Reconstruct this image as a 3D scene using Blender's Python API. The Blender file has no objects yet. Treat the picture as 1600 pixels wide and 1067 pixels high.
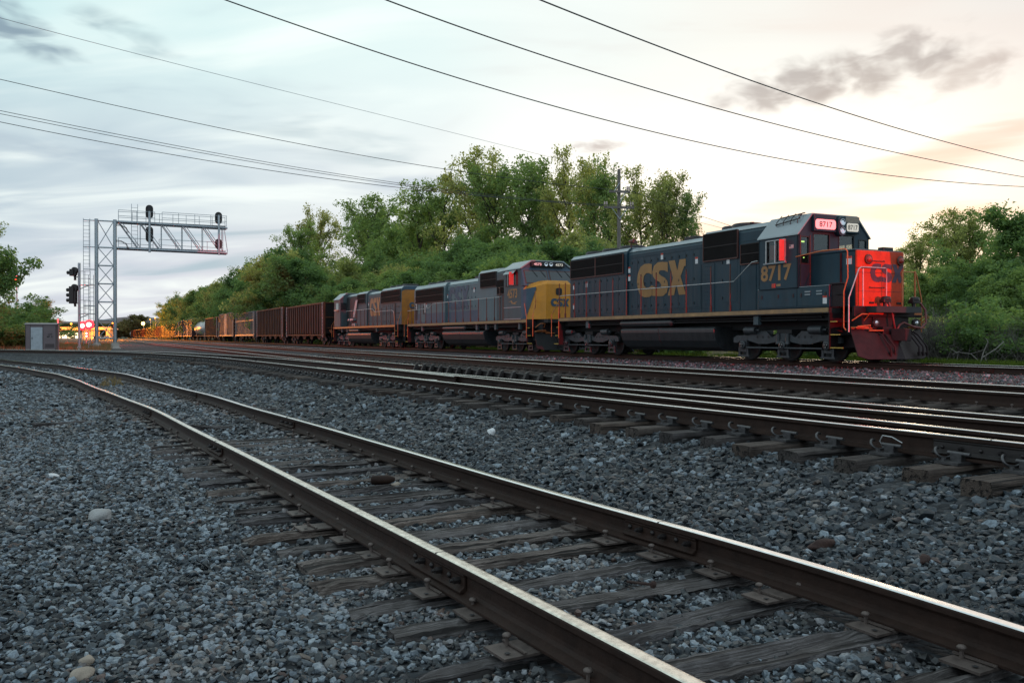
import bpy, bmesh, math, random
import numpy as np
from mathutils import Vector, Matrix, Euler
R = math.radians
PI = math.pi
sc = bpy.context.scene
COL = sc.collection

# ------------------------------------------------------------------ camera
F = 1365.0                       # focal length in pixels of a 1600 px wide picture
HOR = 526.5                      # pixel row of the horizon
CZ = 1.41                        # eye height
cam_d = bpy.data.cameras.new('camera')
cam = bpy.data.objects.new('camera', cam_d); COL.objects.link(cam)
cam.location = (0, 0, CZ)
cam.rotation_euler = (R(90) - math.atan((533.5 - HOR) / F), 0, 0)
cam_d.sensor_width = 36; cam_d.lens = 36 * F / 1600
cam_d.clip_start = 0.05; cam_d.clip_end = 6000
sc.camera = cam

# ------------------------------------------------------------------ colour management
sc.view_settings.view_transform = 'Standard'; sc.view_settings.look = 'None'
sc.view_settings.gamma = 1.0; sc.view_settings.exposure = 0.40
sc.view_settings.use_curve_mapping = False
sc.cycles.max_bounces = 7; sc.cycles.diffuse_bounces = 3; sc.cycles.glossy_bounces = 3
sc.cycles.transmission_bounces = 4; sc.cycles.transparent_max_bounces = 8
sc.cycles.sample_clamp_indirect = 2.5; sc.cycles.sample_clamp_direct = 8; sc.cycles.use_adaptive_sampling = False
sc.cycles.use_denoising = True

SUN_AZ, SUN_EL = R(20.5), R(3.2)

# ------------------------------------------------------------------ sky
class NT:
    """small helper for node trees"""
    def __init__(s, tree): s.t = tree; s.n = tree.nodes; s.l = tree.links
    def add(s, typ, **kw):
        n = s.n.new(typ)
        for k, v in kw.items(): setattr(n, k, v)
        return n
    def link(s, a, b): s.l.new(a, b)
    def put(s, sock, v):
        if hasattr(v, 'is_output') or isinstance(v, bpy.types.NodeSocket): s.l.new(v, sock)
        else: sock.default_value = v
    def math(s, op, a, b=None, c=None, clamp=False):
        n = s.n.new('ShaderNodeMath'); n.operation = op; n.use_clamp = clamp
        s.put(n.inputs[0], a)
        if b is not None: s.put(n.inputs[1], b)
        if c is not None: s.put(n.inputs[2], c)
        return n.outputs[0]
    def mix(s, f, a, b, blend='MIX'):
        n = s.n.new('ShaderNodeMix'); n.data_type = 'RGBA'; n.blend_type = blend
        s.put(n.inputs[0], f); s.put(n.inputs[6], a); s.put(n.inputs[7], b)
        return n.outputs[2]
    def ramp(s, f, stops, interp='LINEAR'):
        n = s.n.new('ShaderNodeValToRGB'); cr = n.color_ramp; cr.interpolation = interp
        while len(cr.elements) < len(stops): cr.elements.new(0.5)
        for e, (p, c) in zip(cr.elements, stops):
            e.position = p; e.color = (*c, 1) if len(c) == 3 else c
        s.put(n.inputs[0], f)
        return n.outputs[0]
    def mrange(s, v, a, b, c=0.0, d=1.0, smooth=False):
        n = s.n.new('ShaderNodeMapRange'); n.clamp = True
        if smooth: n.interpolation_type = 'SMOOTHSTEP'
        s.put(n.inputs[0], v); n.inputs[1].default_value = a; n.inputs[2].default_value = b
        n.inputs[3].default_value = c; n.inputs[4].default_value = d
        return n.outputs[0]
    def noise(s, vec, scale, detail=3, rough=0.5, dist=0.0):
        n = s.n.new('ShaderNodeTexNoise'); s.put(n.inputs['Vector'], vec) if vec is not None else None
        n.inputs['Scale'].default_value = scale; n.inputs['Detail'].default_value = detail
        n.inputs['Roughness'].default_value = rough; n.inputs['Distortion'].default_value = dist
        return n.outputs['Fac']
    def mapping(s, vec, loc=(0,0,0), rot=(0,0,0), scale=(1,1,1)):
        n = s.n.new('ShaderNodeMapping'); s.put(n.inputs[0], vec)
        n.inputs[1].default_value = loc; n.inputs[2].default_value = rot; n.inputs[3].default_value = scale
        return n.outputs[0]

def srgb(r, g, b):
    f = lambda v: (v/255/12.92) if v/255 <= 0.04045 else ((v/255+0.055)/1.055)**2.4
    return (f(r), f(g), f(b))

def make_world():
    w = bpy.data.worlds.new('World'); sc.world = w; w.use_nodes = True
    t = NT(w.node_tree); t.n.clear()
    out = t.add('ShaderNodeOutputWorld')
    tc = t.add('ShaderNodeTexCoord')
    sep = t.add('ShaderNodeSeparateXYZ'); t.link(tc.outputs['Generated'], sep.inputs[0])
    x, y, z = sep.outputs
    az = t.math('ARCTAN2', x, y)                        # radians, 0 straight ahead, + to the right
    azn = t.math('ADD', t.math('DIVIDE', az, 2*PI), 0.5)
    el = t.math('ARCSINE', z)
    eld = t.math('MULTIPLY', el, 180/PI)
    azd = t.math('MULTIPLY', az, 180/PI)
    p = lambda d: d/360 + 0.5
    back = tuple(c*1.12 for c in srgb(190, 208, 222))
    def band(stops):
        st = [(0.0, back), (p(-100), back)] + [(p(a), srgb(*c)) for a, c in stops] + [(p(105), back), (1.0, back)]
        return t.ramp(azn, st, 'EASE')
    low = band([(-34, (178, 190, 202)), (-24, (196, 201, 212)), (-10, (212, 210, 216)), (2, (238, 224, 216)), (9, (248, 222, 202)), (14, (252, 228, 198)), (22, (255, 232, 194)), (32, (252, 208, 168))])
    mid = band([(-34, (174, 191, 201)), (-22, (188, 201, 209)), (-8, (216, 223, 225)), (4, (246, 244, 240)), (15, (255, 251, 246)), (23, (255, 249, 240)), (33, (246, 230, 218))])
    top = band([(-34, (188, 218, 220)), (-22, (204, 226, 226)), (-8, (212, 229, 228)), (4, (224, 231, 228)), (15, (228, 228, 222)), (24, (226, 222, 216)), (34, (218, 214, 210))])
    col = t.mix(t.mrange(eld, 2, 10, smooth=True), low, mid)
    col = t.mix(t.mrange(eld, 9.5, 19, smooth=True), col, top)
    zen = srgb(182, 206, 216)
    col = t.mix(t.mrange(eld, 25, 60, smooth=True), col, (*zen, 1))
    # cloud layer on a flat ceiling: streaks blown along one wind direction
    zz = t.math('MAXIMUM', z, 0.02)
    comb = t.add('ShaderNodeCombineXYZ')
    t.link(t.math('DIVIDE', x, t.math('ADD', zz, 0.22)), comb.inputs[0]); t.link(t.math('DIVIDE', y, t.math('ADD', zz, 0.22)), comb.inputs[1])
    streak = t.noise(t.mapping(comb.outputs[0], loc=(3.1, 1.7, 0), rot=(0, 0, R(-30)), scale=(1.3, 3.4, 1)), 1.0, 4, 0.5, 0.7)
    bright = t.mrange(streak, 0.45, 0.72, 0, 1, True)
    dark = t.mrange(streak, 0.48, 0.26, 0, 1, True)
    leftw = t.mrange(azd, 8, -22, 0.0, 1, True)
    sky = t.mix(t.math('MULTIPLY', bright, t.math('MULTIPLY_ADD', leftw, 0.55, 0.15)), col, (*srgb(240, 247, 242), 1))
    dcol = t.mix(t.mrange(azd, -20, 18), (*srgb(160, 180, 192), 1), (*srgb(222, 205, 196), 1))
    sky = t.mix(t.math('MULTIPLY', dark, t.math('MULTIPLY_ADD', leftw, 0.7, 0.30)), sky, dcol)
    # separate darker cloud banks at fixed bearings, broken up by noise
    cv = t.add('ShaderNodeCombineXYZ'); t.link(azd, cv.inputs[0]); t.link(eld, cv.inputs[1])
    def bank(a, e, wa, we, slope, c, amt, seed, sx=0.22, sy=0.9, lo=0.40, hi=0.62):
        lo, hi = lo - .04, hi + .10
        da = t.math('SUBTRACT', azd, a); de = t.math('SUBTRACT', t.math('SUBTRACT', eld, e), t.math('MULTIPLY', da, slope))
        q = t.math('ADD', t.math('POWER', t.math('DIVIDE', da, wa), 2), t.math('POWER', t.math('DIVIDE', de, we), 2))
        m = t.math('EXPONENT', t.math('MULTIPLY', q, -1.0))
        nn = t.noise(t.mapping(cv.outputs[0], loc=(seed, seed*1.7, 0), rot=(0, 0, -math.atan(slope)), scale=(sx, sy, 1)), 1.0, 3, 0.5, 0.35)
        m = t.math('MULTIPLY', t.mrange(t.math('MULTIPLY', nn, t.math('POWER', m, 0.45)), lo, hi, 0, 1, True), amt)
        return m, c
    banks = [
        bank(17.6, 15.2, 4.2, 1.5, 0.04, srgb(146, 140, 140), 0.75, 4.2, 0.42, 0.85, .28, .47),
        bank(23.0, 15.9, 5.0, 1.6, 0.15, srgb(154, 146, 144), 0.75, 9.3, 0.42, 0.85, .29, .47),
        bank(27.5, 15.0, 3.0, 1.1, 0.22, srgb(168, 155, 150), 0.65, 1.1, 0.42, 0.85, .30, .48),
        bank(22.5, 9.4, 10.0, 1.1, 0.26, srgb(226, 184, 162), 0.75, 7.7, 0.10, 0.9, .25, .46),
        bank(27.0, 10.8, 6.0, 1.0, 0.30, srgb(232, 190, 174), 0.6, 2.6, 0.16, 1.3, .28, .50),
        bank(13.5, 6.6, 4.0, 0.7, 0.02, srgb(214, 164, 150), 0.9, 6.1, 0.25, 1.0, .26, .42),
        bank(25.0, 7.4, 5.0, 0.8, -.03, srgb(236, 180, 146), 0.85, 3.3, 0.2, 1.1, .26, .46),
        bank(5.3, 12.2, 2.2, 0.45, -.05, srgb(168, 158, 156), 0.8, 5.5, 0.5, 1.6, .28, .5),
        bank(-30.2, 17.2, 3.4, 1.3, -.32, srgb(128, 148, 162), 0.95, 8.8, 0.3, 0.9, .26, .48),
        bank(-24.0, 17.6, 3.0, 0.9, -.3, srgb(150, 172, 180), 0.7, 2.2, 0.3, 0.9, .30, .55),
        bank(-26.0, 10.6, 9.0, 1.0, -.08, srgb(166, 182, 194), 0.8, 0.4, 0.2, 1.0, .30, .55),
        bank(-12.0, 12.4, 8.0, 1.6, -.16, srgb(176, 192, 198), 0.8, 5.0, 0.16, 0.8, .32, .58),
        bank(-8.0, 9.8, 7.0, 1.2, -.1, srgb(178, 190, 202), 0.9, 3.9, 0.16, 0.8, .28, .55),
    ]
    for m, c in banks: sky = t.mix(m, sky, (*c, 1))
    # afterglow where the sun has just gone down
    gl = t.math('ADD', t.math('POWER', t.math('DIVIDE', t.math('SUBTRACT', azd, 18), 14), 2), t.math('POWER', t.math('DIVIDE', t.math('SUBTRACT', eld, 5.6), 5.2), 2))
    glow = t.math('EXPONENT', t.math('MULTIPLY', gl, -1.0))
    sky = t.mix(t.math('MULTIPLY', glow, 0.58), sky, (1.22, 1.09, .88, 1))
    nis = t.add('ShaderNodeTexSky', sky_type='NISHITA')
    nis.sun_disc = False; nis.sun_elevation = SUN_EL; nis.sun_rotation = SUN_AZ; nis.altitude = 100
    bg = t.add('ShaderNodeBackground'); bg.inputs[1].default_value = 0.008; t.link(nis.outputs[0], bg.inputs[0])
    bg2 = t.add('ShaderNodeBackground'); bg2.inputs[1].default_value = 0.90; t.link(sky, bg2.inputs[0])
    ad = t.add('ShaderNodeAddShader'); t.link(bg.outputs[0], ad.inputs[0]); t.link(bg2.outputs[0], ad.inputs[1])
    t.link(ad.outputs[0], out.inputs[0])
make_world()

sun_d = bpy.data.lights.new('sun', 'SUN'); sun = bpy.data.objects.new('sun', sun_d); COL.objects.link(sun)
sun_d.energy = 0.7; sun_d.angle = R(16); sun_d.color = (1.0, 0.74, 0.48)
sdir = Vector((math.sin(SUN_AZ)*math.cos(SUN_EL), math.cos(SUN_AZ)*math.cos(SUN_EL), math.sin(SUN_EL)))
sun.rotation_euler = sdir.to_track_quat('Z', 'Y').to_euler()

# ------------------------------------------------------------------ materials
def material(name, color, rough=0.6, metal=0.0, vary=0.25, scale=6.0, bump=0.0, bscale=None, spec=None, dirt=None, dirt_amt=0.0, dirt_scale=1.5, stretch=None, coat=0.0, rvary=0.12):
    m = bpy.data.materials.new(name); m.use_nodes = True
    t = NT(m.node_tree); b = t.n['Principled BSDF']
    tc = t.add('ShaderNodeTexCoord'); vec = tc.outputs['Object']
    if stretch: vec = t.mapping(vec, scale=stretch)
    n1 = t.noise(vec, scale, 5, 0.6)
    c1 = tuple(max(0, c*(1-vary)) for c in color); c2 = tuple(min(1, c*(1+vary)) for c in color)
    col = t.ramp(n1, [(0.3, c1), (0.7, c2)])
    if dirt is not None:
        d = t.noise(vec, dirt_scale, 7, 0.68)
        col = t.mix(t.mrange(d, 0.45, 0.75, 0, dirt_amt), col, (*dirt, 1))
    t.link(col, b.inputs['Base Color'])
    t.link(t.math('MULTIPLY_ADD', n1, rvary*2, rough - rvary, clamp=True), b.inputs['Roughness'])
    b.inputs['Metallic'].default_value = metal
    if spec is not None: b.inputs['Specular IOR Level'].default_value = spec
    if coat: b.inputs['Coat Weight'].default_value = coat
    if bump:
        bn = t.add('ShaderNodeBump'); bn.inputs['Strength'].default_value = bump; bn.inputs['Distance'].default_value = 0.02
        t.link(t.noise(vec, bscale or scale*3, 6, 0.65), bn.inputs['Height']); t.link(bn.outputs[0], b.inputs['Normal'])
    return m

def emissive(name, color, strength):
    m = bpy.data.materials.new(name); m.use_nodes = True
    b = m.node_tree.nodes['Principled BSDF']
    b.inputs['Base Color'].default_value = (*color, 1)
    b.inputs['Emission Color'].default_value = (*color, 1); b.inputs['Emission Strength'].default_value = strength
    return m

def glass(name, tint=(0.62, 0.64, 0.62), clear=0.93):
    m = bpy.data.materials.new(name); m.use_nodes = True
    t = NT(m.node_tree); t.n.clear()
    o = t.add('ShaderNodeOutputMaterial'); mx = t.add('ShaderNodeMixShader'); tr = t.add('ShaderNodeBsdfTransparent'); gl = t.add('ShaderNodeBsdfGlossy')
    tr.inputs[0].default_value = (*tint, 1); gl.inputs['Roughness'].default_value = 0.06; gl.inputs[0].default_value = (.8, .85, .85, 1)
    mx.inputs[0].default_value = 1 - clear
    t.link(tr.outputs[0], mx.inputs[1]); t.link(gl.outputs[0], mx.inputs[2]); t.link(mx.outputs[0], o.inputs[0])
    return m

def gravel_ground():
    m = bpy.data.materials.new('gravel'); m.use_nodes = True
    t = NT(m.node_tree); b = t.n['Principled BSDF']
    geo = t.add('ShaderNodeNewGeometry'); P = geo.outputs['Position']
    v = t.add('ShaderNodeTexVoronoi'); v.inputs['Scale'].default_value = 17; t.link(P, v.inputs['Vector'])
    hsv = t.add('ShaderNodeSeparateColor'); t.link(v.outputs['Color'], hsv.inputs[0])
    col = t.ramp(hsv.outputs[0], [(0.0, (.010, .013, .016)), (.35, (.026, .031, .036)), (.7, (.050, .057, .064)), (.92, (.085, .088, .09)), (1, (.16, .165, .17))])
    big = t.noise(P, 0.35, 4, 0.6)
    col = t.mix(t.mrange(big, 0.4, 0.7, 0, 0.35), col, (.055, .048, .045, 1))
    grass = t.add('ShaderNodeAttribute'); grass.attribute_name = 'grass'
    gn = t.noise(P, 0.9, 6, 0.7)
    gcol = t.ramp(t.noise(P, 3.0, 6, 0.7), [(.3, (.022, .035, .012)), (.6, (.055, .068, .026)), (.8, (.085, .075, .045))])
    col = t.mix(t.mrange(t.math('MULTIPLY', grass.outputs['Fac'], t.math('MULTIPLY_ADD', gn, 1.2, 0.2)), .3, .6), col, gcol)
    t.link(col, b.inputs['Base Color']); b.inputs['Roughness'].default_value = 0.85; b.inputs['Specular IOR Level'].default_value = .3
    bn = t.add('ShaderNodeBump'); bn.inputs['Strength'].default_value = 1.0; bn.inputs['Distance'].default_value = 0.05
    bn.invert = True
    t.link(v.outputs['Distance'], bn.inputs['Height']); t.link(bn.outputs[0], b.inputs['Normal'])
    return m

def stone_mat():
    m = bpy.data.materials.new('ballast_stone'); m.use_nodes = True
    t = NT(m.node_tree); b = t.n['Principled BSDF']
    a = t.add('ShaderNodeAttribute'); a.attribute_name = 'tint'
    col = t.ramp(a.outputs['Fac'], [(0.0, (.006, .008, .010)), (.29, (.018, .025, .030)), (.50, (.046, .061, .073)), (.62, (.115, .146, .172)), (.80, (.20, .245, .28)),
                                    (.88, (.21, .245, .27)), (.92, (.075, .068, .064)), (.95, (.060, .052, .044)), (.988, (.075, .045, .037)), (1, (.14, .14, .135))])
    geo = t.add('ShaderNodeNewGeometry')
    n = t.noise(geo.outputs['Position'], 55, 4, 0.7)
    ru = t.add('ShaderNodeAttribute'); ru.attribute_name = 'rust'
    col = t.mix(ru.outputs['Fac'], col, t.mix(1.0, col, (1.25, .82, .66, 1), 'MULTIPLY'))
    col = t.mix(1.0, col, t.ramp(n, [(.3, (.45, .46, .47)), (.7, (1.5, 1.5, 1.5))]), 'MULTIPLY')
    t.link(col, b.inputs['Base Color']); b.inputs['Roughness'].default_value = 0.46; b.inputs['Specular IOR Level'].default_value = .5
    bn = t.add('ShaderNodeBump'); bn.inputs['Strength'].default_value = .35; bn.inputs['Distance'].default_value = .01
    t.link(t.noise(geo.outputs['Position'], 90, 3, .6), bn.inputs['Height']); t.link(bn.outputs[0], b.inputs['Normal'])
    return m

def wood_mat(name, c1, c2):
    m = bpy.data.materials.new(name); m.use_nodes = True
    t = NT(m.node_tree); b = t.n['Principled BSDF']
    tc = t.add('ShaderNodeTexCoord'); oi = t.add('ShaderNodeObjectInfo')
    off = t.math('MULTIPLY', oi.outputs['Random'], 37.0)
    cmb = t.add('ShaderNodeCombineXYZ'); t.link(off, cmb.inputs[0]); t.link(off, cmb.inputs[1])
    va = t.add('ShaderNodeVectorMath', operation='ADD'); t.link(tc.outputs['Object'], va.inputs[0]); t.link(cmb.outputs[0], va.inputs[1])
    g1 = t.noise(t.mapping(va.outputs[0], scale=(2.2, 120, 90)), 1.0, 5, 0.7, 0.15)
    g2 = t.noise(t.mapping(va.outputs[0], scale=(.8, 34, 26)), 1.0, 3, 0.5, 0.1)
    g = t.math('MULTIPLY_ADD', t.mrange(g2, .36, .47), t.math('MULTIPLY_ADD', g1, .6, .18), .10)
    l = t.noise(va.outputs[0], 3.5, 4, .6)
    col = t.ramp(g, [(.16, tuple(c*.10 for c in c1)), (.40, tuple(c*.55 for c in c1)), (.55, c1), (.72, c2)])
    col = t.mix(t.mrange(l, .42, .68, 0, .75), col, (.024, .018, .016, 1))
    hv = t.mix(1.0, col, t.ramp(oi.outputs['Random'], [(0, (.75, .75, .8)), (.5, (1, .93, .88)), (1, (1.35, 1.12, .95))]), 'MULTIPLY')
    t.link(hv, b.inputs['Base Color']); b.inputs['Roughness'].default_value = .75; b.inputs['Specular IOR Level'].default_value = .35
    bn = t.add('ShaderNodeBump'); bn.inputs['Strength'].default_value = 1.0; bn.inputs['Distance'].default_value = .03
    t.link(g, bn.inputs['Height']); t.link(bn.outputs[0], b.inputs['Normal'])
    return m

def leaf_mat(name, c, trans=0.45):
    m = bpy.data.materials.new(name); m.use_nodes = True
    t = NT(m.node_tree); t.n.clear()
    o = t.add('ShaderNodeOutputMaterial'); mx = t.add('ShaderNodeMixShader'); d = t.add('ShaderNodeBsdfDiffuse'); tr = t.add('ShaderNodeBsdfTranslucent')
    geo = t.add('ShaderNodeNewGeometry'); oi = t.add('ShaderNodeObjectInfo')
    k = t.math('ADD', t.math('MULTIPLY', geo.outputs['Random Per Island'], 0.75), t.math('MULTIPLY', oi.outputs['Random'], 0.35))
    col = t.ramp(k, [(0, tuple(v*.68 for v in c)), (.5, c), (.85, (c[0]*1.35, c[1]*1.28, c[2]*1.15)), (1.0, (c[0]*1.6, c[1]*1.4, c[2]*1.1))])
    t.link(col, d.inputs[0])
    tcx = t.mix(1.0, col, (1.5, 1.5, .8, 1), 'MULTIPLY'); t.link(tcx, tr.inputs[0])
    mx.inputs[0].default_value = trans
    t.link(d.outputs[0], mx.inputs[1]); t.link(tr.outputs[0], mx.inputs[2]); t.link(mx.outputs[0], o.inputs[0])
    return m

M = {}
M['gravel'] = gravel_ground()
M['stone'] = stone_mat()
M['rail'] = material('rusty_rail', (.027, .0145, .0105), .66, .15, .35, 9, .25, 30, dirt=(.034, .019, .014), dirt_amt=.6, spec=.22)
M['railtop'] = material('polished_rail', (.86, .85, .83), .17, 1.0, .12, 40, 0, rvary=.06)
M['railworn'] = material('worn_rail_head', (.74, .68, .60), .28, 1.0, .30, 30, .05, 60, dirt=(.16, .12, .09), dirt_amt=.5, dirt_scale=9, rvary=.08)
M['raildark'] = material('dark_rail', (.020, .016, .015), .6, .2, .3, 9, .15, 30)
M['tie'] = wood_mat('weathered_wood', (.088, .080, .077), (.32, .31, .31))
M['tie2'] = wood_mat('creosoted_wood', (.060, .052, .048), (.135, .12, .112))
M['plate'] = material('tie_plate_steel', (.105, .082, .072), .55, .4, .3, 20, .2, 60)
M['bolt'] = material('bolt_steel', (.035, .030, .030), .45, .6, .3, 25)
M['clip'] = material('clip_steel', (.085, .083, .085), .42, .7, .3, 25)
NAVY = (.011, .037, .054)
M['navy'] = material('navy_paint', NAVY, .42, 0, .22, 3, 0, 8, dirt=(.030, .050, .060), dirt_amt=.75, dirt_scale=1.1, stretch=(1, 1, .35), spec=.28)
M['navydoor'] = material('navy_door_paint', (.012, .039, .057), .40, 0, .25, 2, 0, 9, dirt=(.032, .050, .058), dirt_amt=.8, dirt_scale=1.6, stretch=(1.6, 1, .3), spec=.28)
M['grey'] = material('grey_paint', (.100, .150, .168), .62, 0, .14, 2, 0, 8, dirt=(.10, .11, .11), dirt_amt=.5, stretch=(1, 1, .4))
M['slate'] = material('slate_paint', (.040, .080, .122), .58, 0, .2, 2, 0, 8, dirt=(.09, .10, .11), dirt_amt=.5)
M['darkgrey'] = material('dark_grey_paint', (.050, .076, .088), .62, 0, .2, 2, 0, 8, dirt=(.03, .035, .04), dirt_amt=.6, stretch=(1, 1, .3))
M['faded'] = material('faded_emblem_paint', (.060, .035, .060), .6, 0, .4, 5)
M['gold'] = material('gold_paint', (.30, .155, .045), .5, 0, .18, 3, 0, dirt=(.14, .09, .05), dirt_amt=.5)
M['yellow'] = material('yellow_nose_paint', (.62, .25, .012), .42, 0, .12, 2, 0, 8, dirt=(.22, .12, .04), dirt_amt=.45)
M['orangenose'] = material('orange_nose_paint', (.52, .062, .026), .45, 0, .12, 2, 0, 8, dirt=(.24, .035, .018), dirt_amt=.7, dirt_scale=3.5, spec=.12)
M['ochre'] = material('ochre_end_paint', (.42, .155, .018), .5, 0, .15, 2, 0, 8, dirt=(.12, .07, .04), dirt_amt=.5)
M['sill'] = material('dirty_yellow_stripe', (.30, .19, .085), .6, 0, .35, 6, 0, dirt=(.09, .075, .065), dirt_amt=.75, dirt_scale=3)
M['black'] = material('grimy_black_steel', (.016, .017, .019), .55, .1, .4, 5, .1, 20, dirt=(.045, .042, .042), dirt_amt=.5)
M['under'] = material('underframe_black', (.011, .011, .012), .7, .1, .4, 5, .1, 20)
M['truckgrey'] = material('truck_grey_steel', (.040, .046, .052), .5, .2, .3, 5, .1, 20, dirt=(.022, .02, .02), dirt_amt=.6, dirt_scale=3)
M['tank'] = material('tank_black_steel', (.030, .034, .039), .38, .2, .3, 4, .03, 12, dirt=(.060, .057, .055), dirt_amt=.5, stretch=(3, 1, .5))
M['grille'] = material('grille_brown', (.014, .012, .012), .6, .2, .3, 8)
M['roof'] = material('weathered_roof_steel', (.26, .31, .33), .36, .3, .15, 3, .02, 10, dirt=(.16, .17, .17), dirt_amt=.5)
M['railing'] = material('handrail_steel', (.42, .43, .43), .4, .5, .2, 8)
M['stanchion'] = material('stanchion_red_rust', (.095, .035, .028), .55, .2, .3, 10)
M['orange'] = material('safety_orange_rail', (.42, .13, .035), .5, 0, .2, 8)
M['stepyellow'] = material('step_edge_yellow', (.50, .34, .06), .6, 0, .25, 12)
M['plow'] = material('plow_maroon_black', (.022, .014, .016), .5, .2, .35, 4, .1, 14, dirt=(.036, .026, .027), dirt_amt=.5, dirt_scale=2.5, spec=.2)
M['white'] = material('white_decal', (.62, .63, .63), .6, 0, .08, 8)
M['red'] = material('red_decal', (.45, .05, .03), .6, 0, .1, 8)
M['ink'] = material('black_lettering', (.015, .014, .016), .6, 0, .1, 8)
M['numboard'] = emissive('lit_number_board', (1.0, .42, .42), .55)
M['numboard2'] = emissive('pale_number_board', (.85, .75, .62), .25)
M['lens'] = material('lamp_lens', (.65, .68, .72), .12, .9, .1, 8)
M['redlens'] = material('red_marker_lens', (.30, .03, .02), .25, 0, .1, 8)
M['glass'] = glass('cab_glass')
M['darkglass'] = material('dark_windscreen', (.018, .024, .028), .08, 0, .2, 3, spec=.9)
M['cabin'] = material('cab_interior', (.09, .05, .035), .7, 0, .3, 5)
M['greenlamp'] = emissive('green_instrument', (.6, 1.0, .25), 2.0)
M['redshade'] = material('window_shade_cloth', (.60, .12, .10), .6, 0, .1, 8)
M['hose'] = material('red_hose_rubber', (.14, .030, .030), .5, 0, .2, 10)
M['galv'] = material('galvanised_steel', (.36, .40, .43), .42, .65, .15, 6, .02, 30)
M['signalblack'] = material('signal_black', (.010, .010, .011), .5, 0, .2, 6)
M['cabinetgrey'] = material('cabinet_painted_metal', (.15, .118, .125), .45, .25, .12, 2, .01, 8, dirt=(.16, .13, .12), dirt_amt=.5)
M['concrete'] = material('concrete', (.34, .31, .28), .85, 0, .2, 3, .3, 12)
M['pole'] = material('weathered_pole_wood', (.16, .14, .125), .8, 0, .3, 4, .2, 12, stretch=(4, 4, .4))
M['porcelain'] = material('porcelain', (.42, .32, .30), .3, 0, .1, 8)
M['wire'] = material('wire_metal', (.05, .055, .06), .6, .2, .2, 4)
M['bark'] = material('bark', (.060, .050, .042), .9, 0, .35, 5, .5, 16, stretch=(4, 4, .7))
M['twig'] = material('bleached_branch', (.20, .185, .165), .8, 0, .25, 5, .2, 12)
M['greytwig'] = material('grey_twig', (.13, .118, .105), .85, 0, .3, 5)
M['leaf_a'] = leaf_mat('leaf_mid_green', (.19, .275, .115))
M['leaf_b'] = leaf_mat('leaf_dark_green', (.145, .235, .105))
M['leaf_c'] = leaf_mat('leaf_yellow_green', (.29, .32, .155), .6)
M['leaf_d'] = leaf_mat('leaf_far_green', (.12, .12, .07), .4)
M['grassblade'] = leaf_mat('grass_green', (.075, .115, .025), .35)
M['drygrass'] = leaf_mat('dry_grass', (.21, .16, .10), .35)
M['redlamp'] = emissive('red_signal_lamp', (1.0, .05, .03), 10)
M['hotlamp'] = emissive('hot_red_white_lamp', (1.0, .22, .16), 30)
M['redglow'] = emissive('red_glare', (1.0, .012, .02), 5)
M['sodium'] = emissive('sodium_lamp', (1.0, .36, .03), 4)
M['sodiumhot'] = emissive('bright_sodium_lamp', (1.0, .55, .12), 14)
M['sodiumdim'] = emissive('dim_sodium_lamp', (1.0, .48, .08), 14)
M['shoplight'] = emissive('lit_shop_window', (1.0, .78, .42), 3.0)
M['car_rust'] = material('freight_rust_brown', (.060, .022, .014), .55, .1, .3, 4, .1, 14, dirt=(.025, .013, .011), dirt_amt=.7, stretch=(1, 1, .4), spec=.25)
M['car_black'] = material('freight_black', (.010, .009, .010), .55, 0, .3, 4, .06, 14, dirt=(.030, .015, .010), dirt_amt=.6, stretch=(1, 1, .15), spec=.15)
M['car_ribglow'] = material('rust_and_lampglow_ribs', (.075, .026, .012), .6, 0, .5, 5, .1, 14, dirt=(.016, .010, .009), dirt_amt=.8, dirt_scale=2.2, stretch=(1.5, 1, .25), spec=.2)  # rust colour brightened to paint in orange lamp reflections on the ribs
M['car_grey'] = material('freight_grey', (.11, .11, .112), .45, .3, .25, 4, .08, 14, dirt=(.08, .06, .05), dirt_amt=.6, stretch=(1, 1, .3))
M['car_maroon'] = material('freight_maroon', (.050, .016, .019), .5, .1, .25, 4, .08, 14, dirt=(.04, .025, .025), dirt_amt=.6)
M['car_tank'] = material('tank_car_pale', (.42, .42, .41), .28, .3, .12, 3, .02, 10, dirt=(.2, .15, .1), dirt_amt=.5)
M['boulder'] = material('pale_boulder', (.34, .34, .33), .8, 0, .2, 12, .5, 30)
M['tan'] = material('tan_stone', (.30, .25, .20), .8, 0, .2, 12, .5, 30)
M['rustlump'] = material('rusty_lump', (.045, .022, .017), .85, 0, .4, 14, .8, 30)
M['car_paint'] = material('dark_vehicle_paint', (.05, .05, .055), .3, .2, .1, 4)

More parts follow.
